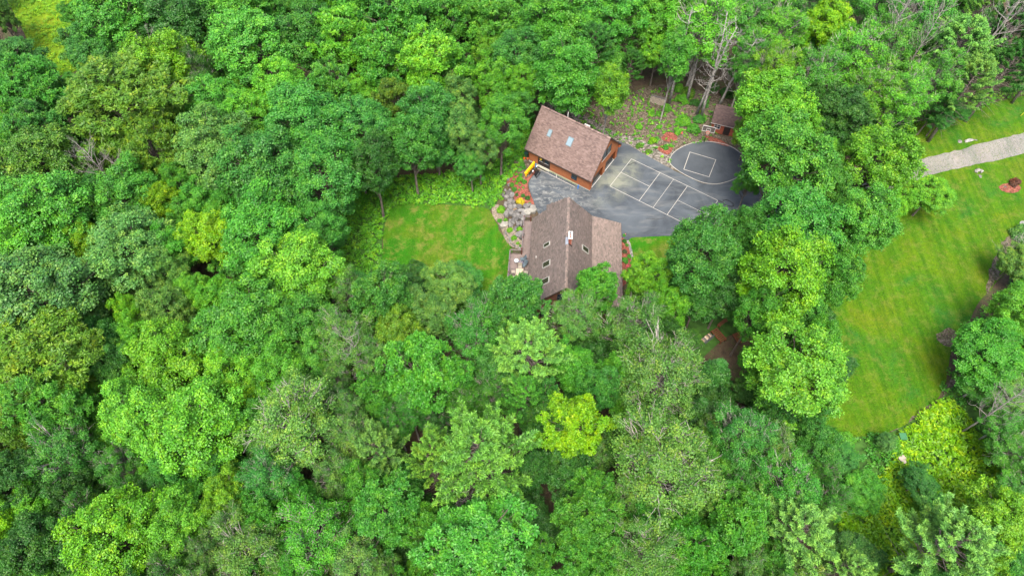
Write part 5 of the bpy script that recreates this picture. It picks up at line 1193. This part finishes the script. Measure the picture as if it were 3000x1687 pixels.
for (x, y, r, kd, ti, nb) in fills:
    px, py = x * K, y * K; h0, z0, r0 = DIM[kd]; Hh = frnd.uniform(9.0, 13.0) * (.6 if x > 2380 and y > 600 else 1); z = 7.5
    for _ in range(4):
        wx, wy = at(px, py, z); z = float(terr(wx, wy)) + Hh * (h0 + z0) / 2 / h0
    R = r * K * depth(wx, wy, z) / FPX
    lab = f'{CNAME[ti]} {KNAME[kd]} {rel(x, y, nb)} the {CNAME[nb[4]]} {KNAME[nb[3]]} {" ".join(nb[5].split()[:6])}'
    while len(lab.split()) > 16: lab = ' '.join(lab.split()[:-1])
    while lab.split()[-1].strip(',') in ('the', 'of', 'at', 'and', 'in', 'a', 'with', 'left', 'by', 'on', 'its', 'two', 'upper', 'lower', 'its', 'beside', 'below', 'above', 'right', 'over', 'between', 'from', 'biggest', 'small'): lab = ' '.join(lab.split()[:-1])
    if lab in seen and len(lab.split()) > 15: lab = ' '.join(lab.split()[:14])
    if lab in seen: lab = lab.replace(CNAME[ti] + ' ', 'smaller ' + CNAME[ti] + ' ', 1)
    if lab in seen: lab = lab.replace('smaller', 'yet another')
    seen[lab] = 1
    plant(kd, wx, wy, float(terr(wx, wy)), R * .95, Hh, ti, lab)
# forest just outside the frame; young trees tinted dark as shade in canopy gaps
def world_clear(x, y, rad):
    # a world point is clear ground if its image lies inside a clearing
    zz = y * _c + CAM_H * _s; px = 1500 + FPX * x / zz; py = 843.5 - FPX * (y * _s - CAM_H * _c) / zz
    return px / K, py / K
for k in range(900):
    x, y = frnd.uniform(-92, 95), frnd.uniform(-4, 122)
    u, v = world_clear(x, y, 0)
    inside = -40 < u < 2620 and -40 < v < 1500
    if not (-330 < u < 2900 and -190 < v < 1800): continue
    if -80 < u < 340 and v < 20: continue
    if inside or (2540 < u < 3000 and 120 < v < 700): continue
    if any((x - a) ** 2 + (y - b) ** 2 < 60 for a, b in seen.get('out', [])): continue
    seen.setdefault('out', []).append((x, y))
    plant(frnd.choice('MMOPW'), x, y, float(terr(x, y)), frnd.uniform(4, 5.2), frnd.uniform(13, 16), frnd.choice('gbdl'), 'tall green tree of the closed forest beyond the edge of the picture', 'forest trees beyond the picture edge')
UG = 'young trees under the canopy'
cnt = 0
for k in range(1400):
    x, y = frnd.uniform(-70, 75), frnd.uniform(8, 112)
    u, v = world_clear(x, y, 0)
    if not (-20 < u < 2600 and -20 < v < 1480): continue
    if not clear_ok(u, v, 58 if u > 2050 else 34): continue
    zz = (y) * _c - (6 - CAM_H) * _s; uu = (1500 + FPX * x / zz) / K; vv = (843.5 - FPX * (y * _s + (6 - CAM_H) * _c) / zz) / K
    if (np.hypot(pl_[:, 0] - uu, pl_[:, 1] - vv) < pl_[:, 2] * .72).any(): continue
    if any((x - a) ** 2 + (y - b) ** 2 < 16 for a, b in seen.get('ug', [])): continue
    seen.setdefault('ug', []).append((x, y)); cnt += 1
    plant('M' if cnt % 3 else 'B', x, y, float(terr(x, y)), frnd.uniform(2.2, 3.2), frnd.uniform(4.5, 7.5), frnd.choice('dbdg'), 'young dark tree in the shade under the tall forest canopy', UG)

def bare(kind, base, R, H, label, name='dead_tree', lean=(0, 0), rz=0):
    o = link(bpy.data.objects.new(name, trnd.choice(DEADM if kind == 'D' else BIRCHM))); h0, r0 = (12, 3) if kind == 'D' else (15, 1.6)
    o.location = base; o.scale = (R / r0, R / r0, H / h0); o.rotation_euler = (lean[0], lean[1], rz); return tag(o, label, 'tree')
def bare_at(xo, yo, ro, H, label, zf=.75, **kw):
    z = H * zf; x, y = at(xo * K, yo * K, z); R = ro * K * depth(x, y, z) / FPX; bare('D', (x, y, float(terr(x, y))), R, H, label, **kw)
bare_at(232, 395, 60, 15, 'bare pale grey dead tree standing in the upper left forest')
bare_at(300, 425, 42, 13, 'smaller leaning dead tree right of the bare pale one', rz=1)
bare_at(385, 120, 42, 13, 'forked dead branches poking out above the yellow-green maple', rz=2)
bare_at(2265, 35, 58, 20, 'tall bare dead tree at the top edge, upper right')
bare_at(2520, 60, 66, 20, 'broad bare dead tree in the top right corner', rz=2)
bare_at(2330, 95, 45, 18, 'thin bare dead tree between the two tall bare ones', rz=3)
bare_at(885, 870, 55, 15, 'grey bare branches standing in the forest left of centre', rz=1)
bare_at(2555, 1000, 50, 13, 'bare grey dead tree on the right edge beside the meadow', rz=2)
bare_at(1150, 1240, 60, 12, 'tangle of bare dead branches under the widest bright pine', rz=4)
bare_at(2570, 620, 40, 6, 'low bare shrub-like dead tree at the right meadow edge')
for (bx, by, H, ln, lab) in [(2053, 348, 17, -.05, 'tallest white birch trunk left of the shed'), (2040, 335, 16, -.07, 'second white birch trunk just left of the tallest'), (1960, 306, 16, .04, 'half dead pale birch right of the firewood stack'), (2012, 300, 14, -.02, 'thin dead birch in the middle of the birch row'), (2098, 325, 14, .1, 'grey slanting trunk rising behind the shed'), (1410, 200, 16, 0, 'pale trunk standing in the dark gap left of the garage'), (1345, 210, 15, 0, 'grey trunk beside the pale trunk in the dark gap')]:
    g_ = gnd(bx, by); bare('B', g_, 1.9, H, lab, 'birch_tree', (0, ln), trnd.uniform(0, 6))

# ---- shrubs
def shrub(px, py, rpx, tint, label, h=1.0, needle=False, group=None, name='shrub'):
    x, y, z = gnd(px, py); R = rpx * depth(x, y, z) / FPX
    o = link(bpy.data.objects.new(name, trnd.choice(SHN if needle else SHR))); o.location = (x, y, z + .02); o.scale = (R * 1.1, R * 1.1, R * h * 1.1); o.rotation_euler = (0, 0, trnd.uniform(0, 6.28))
    t = tint if isinstance(tint, tuple) else TINT[tint]; o.color = (*t, 1); return tag(o, label, 'shrub', group)
BL = (.38, .33, .01); PU = (.07, .05, .05); PK = (.5, .08, .12)
for (X, Y, r, t, lab, n_) in [(625,175,38,'g','round shrub topmost in the mulch bed beside the garage',1),(655,215,28,'b','small blue-green conifer beside the topmost mulch bed shrub',1),(590,240,30,'g','small shrub below the pale boulders on the mulch bed',0),(475,320,28,'g','shrub touching the broad pale boulder',0),(545,305,22,'y','small yellowish shrub in the upper mulch bed',0),(605,310,25,'g','small green shrub left of the plough blade end',0),(508,370,18,'y','tiny yellowish plant left of the round mound shrub',0),(590,378,43,'l','largest round green mound in the mulch bed',1),(658,412,32,'g','shrub at the driveway edge right of the largest mound',1),
    (485,455,33,'g','dark round shrub on the left rim of the mulch bed',1),(548,430,19,'y','tiny lime plant below the largest mound',0),(592,450,16,'p','tiny grey plant in the middle of the red mulch',0),(518,520,36,'b','blue-green spiky shrub in the lower left mulch',1),(643,490,15,'p','thin upright plant in the middle right of the mulch',0),(585,520,16,'p','tiny silvery plant beside the blue-green spiky shrub',0),(550,590,22,'d','low dull plant near the lower left of the mulch',0),(640,605,26,'b','narrow blue-green conifer in the lower mulch',1),(705,640,33,'d','dark conifer at the lower right of the mulch bed',1),(600,695,50,BL,'bright yellow golden shrub at the foot of the mulch bed',0),(730,710,18,'p','pale green succulent clump above the white slab',0),
    (435,545,22,'g','small plant between the boulder and the slabs',0),(375,580,28,'y','yellowish plant beside the large dark boulder',0),(335,640,34,'y','sprawling yellowish plant below the large dark boulder',0),(180,700,52,'g','daylily clump at the upper right lawn edge',0),(335,810,55,'y','large yellow-green daylily clump left of the stone steps',0),(310,960,32,'g','small clump at the lawn edge left of the steps',0),(395,950,27,'y','small yellowish clump beside the lawn edge clump',0),(455,1095,38,'y','yellow-green clump below the stone steps',0),(590,1080,36,'y','clump squeezed between dark boulder and deck',0),(510,1205,36,'l','round lime shrub in the sandy bed by the deck',1),(565,1275,22,'y','tiny plant at the lower end of the sandy bed',0),(490,720,18,'g','little plant growing between the stone slabs',0),(600,1310,16,'g','little plant in the corner by the deck railing',0),(560,1010,18,'y','little weed in the steps near the deck',0),(445,865,12,'y','tiny weed in the steps near the lawn',0)]:
    p = z3(X, Y); shrub(p[0], p[1], r / 4.83 * 1.2, t, lab, 1.0, bool(n_))
z5 = lambda X, Y: (1850 + X / 4.2625, 220 + Y / 4.2625)
for (X, Y, r, t, lab) in [(435,430,58,'l','bright weedy shrub above the middle of the bank'),(245,480,46,'l','weedy shrub on the left middle of the bank'),(90,660,48,'l','tall weed clump low on the left bank'),(650,600,95,'l','widest bright shrub left of the birch trunks'),(770,700,80,'g','green shrub directly above the court pad'),(840,570,75,'b','dull shrub at the foot of the birch trunks'),(570,715,58,'l','low bright shrub touching the orange mulch patch'),(420,915,42,'g','clipped round shrub in the mulch left of the court pad'),(490,890,28,'l','small shrub right of the clipped round one'),(90,902,42,'o','olive cushion shrub on the gravel nearest the garage'),(210,965,42,'o','second olive cushion shrub on the gravel'),(315,800,28,'g','small round shrub above the yellow plant'),(265,838,55,'Y','yellow low plant in the gravel bank'),(45,805,22,'g','tiny shrub on the gravel left end'),(214,855,20,'g','tiny shrub beside the yellow low plant'),(210,370,20,'l','upright weed below the firewood stack'),(625,330,85,'l','leafy thicket right of the firewood stack'),(700,240,90,'o','olive thicket among the birch trunks'),(590,190,70,'l','bright thicket above the firewood stack end'),(840,460,28,'Y','yellow leaf tuft on the tallest birch trunk foot'),(905,370,70,'b','dull thicket right of the birch trunks'),(780,370,60,'d','dark thicket between the birch trunks'),(340,500,42,'l','thin weeds in the middle of the bank'),(470,640,30,'o','thin olive weeds left of the widest bright shrub'),(340,660,34,'l','thin weeds right of the small white stone'),(130,300,22,'g','small weed left of the firewood stack'),(1050,520,45,'d','dark thicket behind the shed corner'),(620,725,20,PK,'small red flowering plant among the bank shrubs'),(1000,180,90,'d','dark thicket above the shed'),(1180,250,90,'d','dark thicket behind the shed')]:
    p = z5(X, Y); shrub(p[0], p[1], r / 4.2625, t, lab, .95)
z6 = lambda X, Y: (1800 + X / 7.24, 660 + Y / 7.24)
for (X, Y, r, t, lab) in [(205,220,36,'g','leafy rose bush at the upper right house corner'),(232,188,12,PK,'pink rose bloom on the bush at the house corner'),(210,345,52,'d','dark shrub below the rose bush'),(262,430,42,'g','green shrub at the top of the right mulch bed'),(220,570,58,(.05,.07,.03),'purplish brown shrub against the right eave'),(312,670,50,'g','rounded shrub touching the white stone edging'),(215,765,80,'g','largest clipped green dome beside the right eave'),(350,812,32,'p','pale variegated plant by the stone edging'),(278,880,30,PK,'pink flowering plant in the right mulch bed'),(305,945,34,'o','dull plant below the pink flowering one'),(280,1060,36,'g','small dome low in the right mulch bed'),(228,1140,44,'g','lowest shrub of the right mulch bed')]:
    p = z6(X, Y); shrub(p[0], p[1], r / 7.24, t, lab, 1.0)
shrub(2970, 540, 16, (.09, .04, .025), 'red-leaved shrub on the round mulch bed in the meadow', 1.1)
shrub(2600, 1300, 30, 'g', 'flowering bush with pink blossom at the lower meadow end', 1.0)
shrub(2990, 690, 34, 'p', 'straggly pale bush at the right edge of the meadow', .8)
shrub(2480, 1290, 26, 'l', 'ragged bright shrub at the lower left end of the meadow', .7)

# ---- ground cover, ferns, weeds: leaves nobody could count
def cover(name, poly_px, dens, L, W, hgt, tint, seed, clump=.5, tipp=.3, label=None, wob=.4):
    rs = np.random.RandomState(seed); P = gpoly(poly_px, 1, wob); A = np.array(P); x0, y0 = A.min(0); x1, y1 = A.max(0)
    nn = int((x1 - x0) * (y1 - y0) * dens / 9); cx, cy = rs.uniform(x0, x1, nn), rs.uniform(y0, y1, nn); k = inpoly(cx, cy, P); cx, cy = cx[k], cy[k]
    h = hgt * rs.uniform(.35, 1.1, len(cx)); m = 9; ci = np.repeat(np.arange(len(cx)), m); g = unit(rs.normal(size=(len(ci), 3)) * [1, 1, .5])
    X_ = cx[ci] + g[:, 0] * clump * rs.uniform(.2, 1, len(ci)); Y_ = cy[ci] + g[:, 1] * clump * rs.uniform(.2, 1, len(ci)); Z_ = terr(X_, Y_) + h[ci] * (1 + g[:, 2] * .5) + .03
    PP = np.stack([X_, Y_, Z_], 1); Nn = unit(np.array([0, 0, 1.]) + rs.normal(size=PP.shape) * .45)
    V, F = leaves(PP, Nn, L * rs.uniform(.6, 1.3, len(PP)), W * rs.uniform(.6, 1.3, len(PP)), rs, g)
    tp = (rs.rand(len(cx)) < tipp) * rs.rand(len(cx))
    o = link(bpy.data.objects.new(name, mesh_np(name, V, F, M_LEAF, {'tip': tp[ci], 'var': np.clip(rs.normal(.5, .25, len(ci)) + (rs.rand(len(cx)) - .5)[ci] * .4, 0, 1)})))
    o.color = (*TINT[tint], 1); return tag(o, label, name.replace('_', ' '), None, 'stuff')
cover('ground_cover', o2([(850,700),(860,560),(930,470),(1060,440),(1180,430),(1270,390),(1330,300),(1345,330),(1320,400),(1290,440),(1262,480),(1240,530),(1215,522),(1100,514),(1000,516),(975,545),(962,600),(960,680),(940,760)]), 90, .28, .19, .35, 'l', 1, .3, .35, 'dense green weedy ground cover between the lawn and the left forest')
tag(sheet('undergrowth', gpoly(o2([(2230,1090),(2320,1040),(2380,990),(2450,900),(2620,640),(2700,1300),(2450,1449),(2200,1480),(2100,1340),(1990,1250),(1990,1110),(2110,1100)]), 1), plain('moss', (.03, .09, .01), 1, 0, .5, 1.5), .015, 1.5), kind=S)
tag(sheet('undergrowth', gpoly(o2([(1640,780),(1800,770),(1990,800),(1960,860),(1850,840),(1800,870),(1730,930),(1640,950)]), 1), bpy.data.materials['moss'], .012, 1), kind=S)
tag(sheet('undergrowth', gpoly(o2([(850,700),(860,560),(930,470),(1060,440),(1180,430),(1270,390),(1330,300),(1345,330),(1320,400),(1290,440),(1262,480),(1240,530),(1215,522),(1100,514),(1000,516),(975,545),(962,600),(960,680),(940,760)]), 1), bpy.data.materials['moss'], .010, 1.0), kind=S)
cover('fern_patch', o2([(2270,1090),(2320,1040),(2380,1000),(2450,1080),(2520,1180),(2560,1300),(2450,1340),(2350,1300),(2290,1449),(2200,1449),(2120,1340),(2040,1250),(2110,1230),(2230,1180)]), 110, .50, .18, .45, 'Y', 2, .35, .3, 'bright yellow-green ferns covering the slope below the meadow')
cover('ground_cover', o2([(2020,1120),(2110,1100),(2250,1105),(2270,1180),(2220,1260),(2100,1300),(2000,1250)]), 45, .30, .18, .45, 'g', 3, .3, .3, 'lush green weeds at the lower left end of the meadow')
cover('tall_grass', o2([(20,-60),(300,-60),(250,0),(215,70),(225,150),(150,190),(90,140),(60,80)]), 30, .55, .08, .35, 'Y', 4, .35, .4, 'yellowish tall grass of the small field at the top left')
cover('weeds', [(1700,330),(1850,270),(1960,260),(2120,300),(2180,400),(2075,412),(2010,425),(1965,446),(1955,486),(1900,458),(1835,425),(1740,395)], 19, .24, .14, .22, 'l', 5, .22, .4, 'sparse weeds scattered over the gravelly bank')
cover('weeds', [(1590,300),(1690,330),(1790,380),(1760,400),(1600,350)], 7, .24, .14, .2, 'g', 6, .22, .3, 'sparse weeds behind the garage')
cover('underbrush', o2([(2250,300),(2330,285),(2400,262),(2500,235),(2600,205),(2600,235),(2500,262),(2410,290),(2330,306),(2260,335)]), 45, .3, .2, .9, 'l', 7, .4, .4, 'leafy underbrush along the forest edge above the road')
cover('underbrush', o2([(1700,880),(1760,900),(1830,960),(1880,1010),(1860,1080),(1760,1060),(1680,960)]), 14, .3, .2, .3, 'd', 8, .4, .2, 'dark undergrowth on the shaded floor below the woodpile')
cover('underbrush', o2([(2370,960),(2400,880),(2470,770),(2576,690),(2620,760),(2500,1000),(2450,1100),(2380,1010)]), 20, .3, .18, .4, 'g', 9, .4, .3, 'green underbrush along the right edge of the meadow')
def tufts(name, poly_px, dens, L, seed, tint, label, col=None):
    rs = np.random.RandomState(seed); P = gpoly(poly_px, 1); A = np.array(P); x0, y0 = A.min(0); x1, y1 = A.max(0); m = int((x1 - x0) * (y1 - y0) * dens); x, y = rs.uniform(x0, x1, m), rs.uniform(y0, y1, m); k = inpoly(x, y, P); x, y = x[k], y[k]; m = len(x)
    a = rs.uniform(0, 6.28, m); d = np.stack([np.cos(a), np.sin(a), np.full(m, 1.1)], 1); P0 = np.stack([x, y, terr(x, y) + .02], 1); s_ = np.stack([-np.sin(a), np.cos(a), 0 * a], 1) * .035; l = (L * rs.uniform(.4, 1.2, m))[:, None]
    V = np.stack([P0 - s_, P0 + s_, P0 + unit(d) * l], 1).reshape(-1, 3)
    o = link(bpy.data.objects.new(name, mesh_np(name, V, np.arange(m * 3).reshape(m, 3), M_LEAF, {'tip': rs.rand(m) * .6, 'var': rs.rand(m)}))); o.color = (*(col or TINT[tint]), 1); return tag(o, label, 'grass', None, 'stuff')
tufts('grass', P_LAWN, 110, .09, 1, 'g', 'short grass tufts of the mown lawn beside the deck', (.036, .125, .004))
tufts('grass', P_MEADOW, 40, .13, 2, 'y', 'grass tufts of the big mown meadow on the right', (.045, .115, .002))
print('TREES', len(TREES), 'FILL', len(fills), 'OUT', len(seen.get('out', [])), 'UG', cnt)
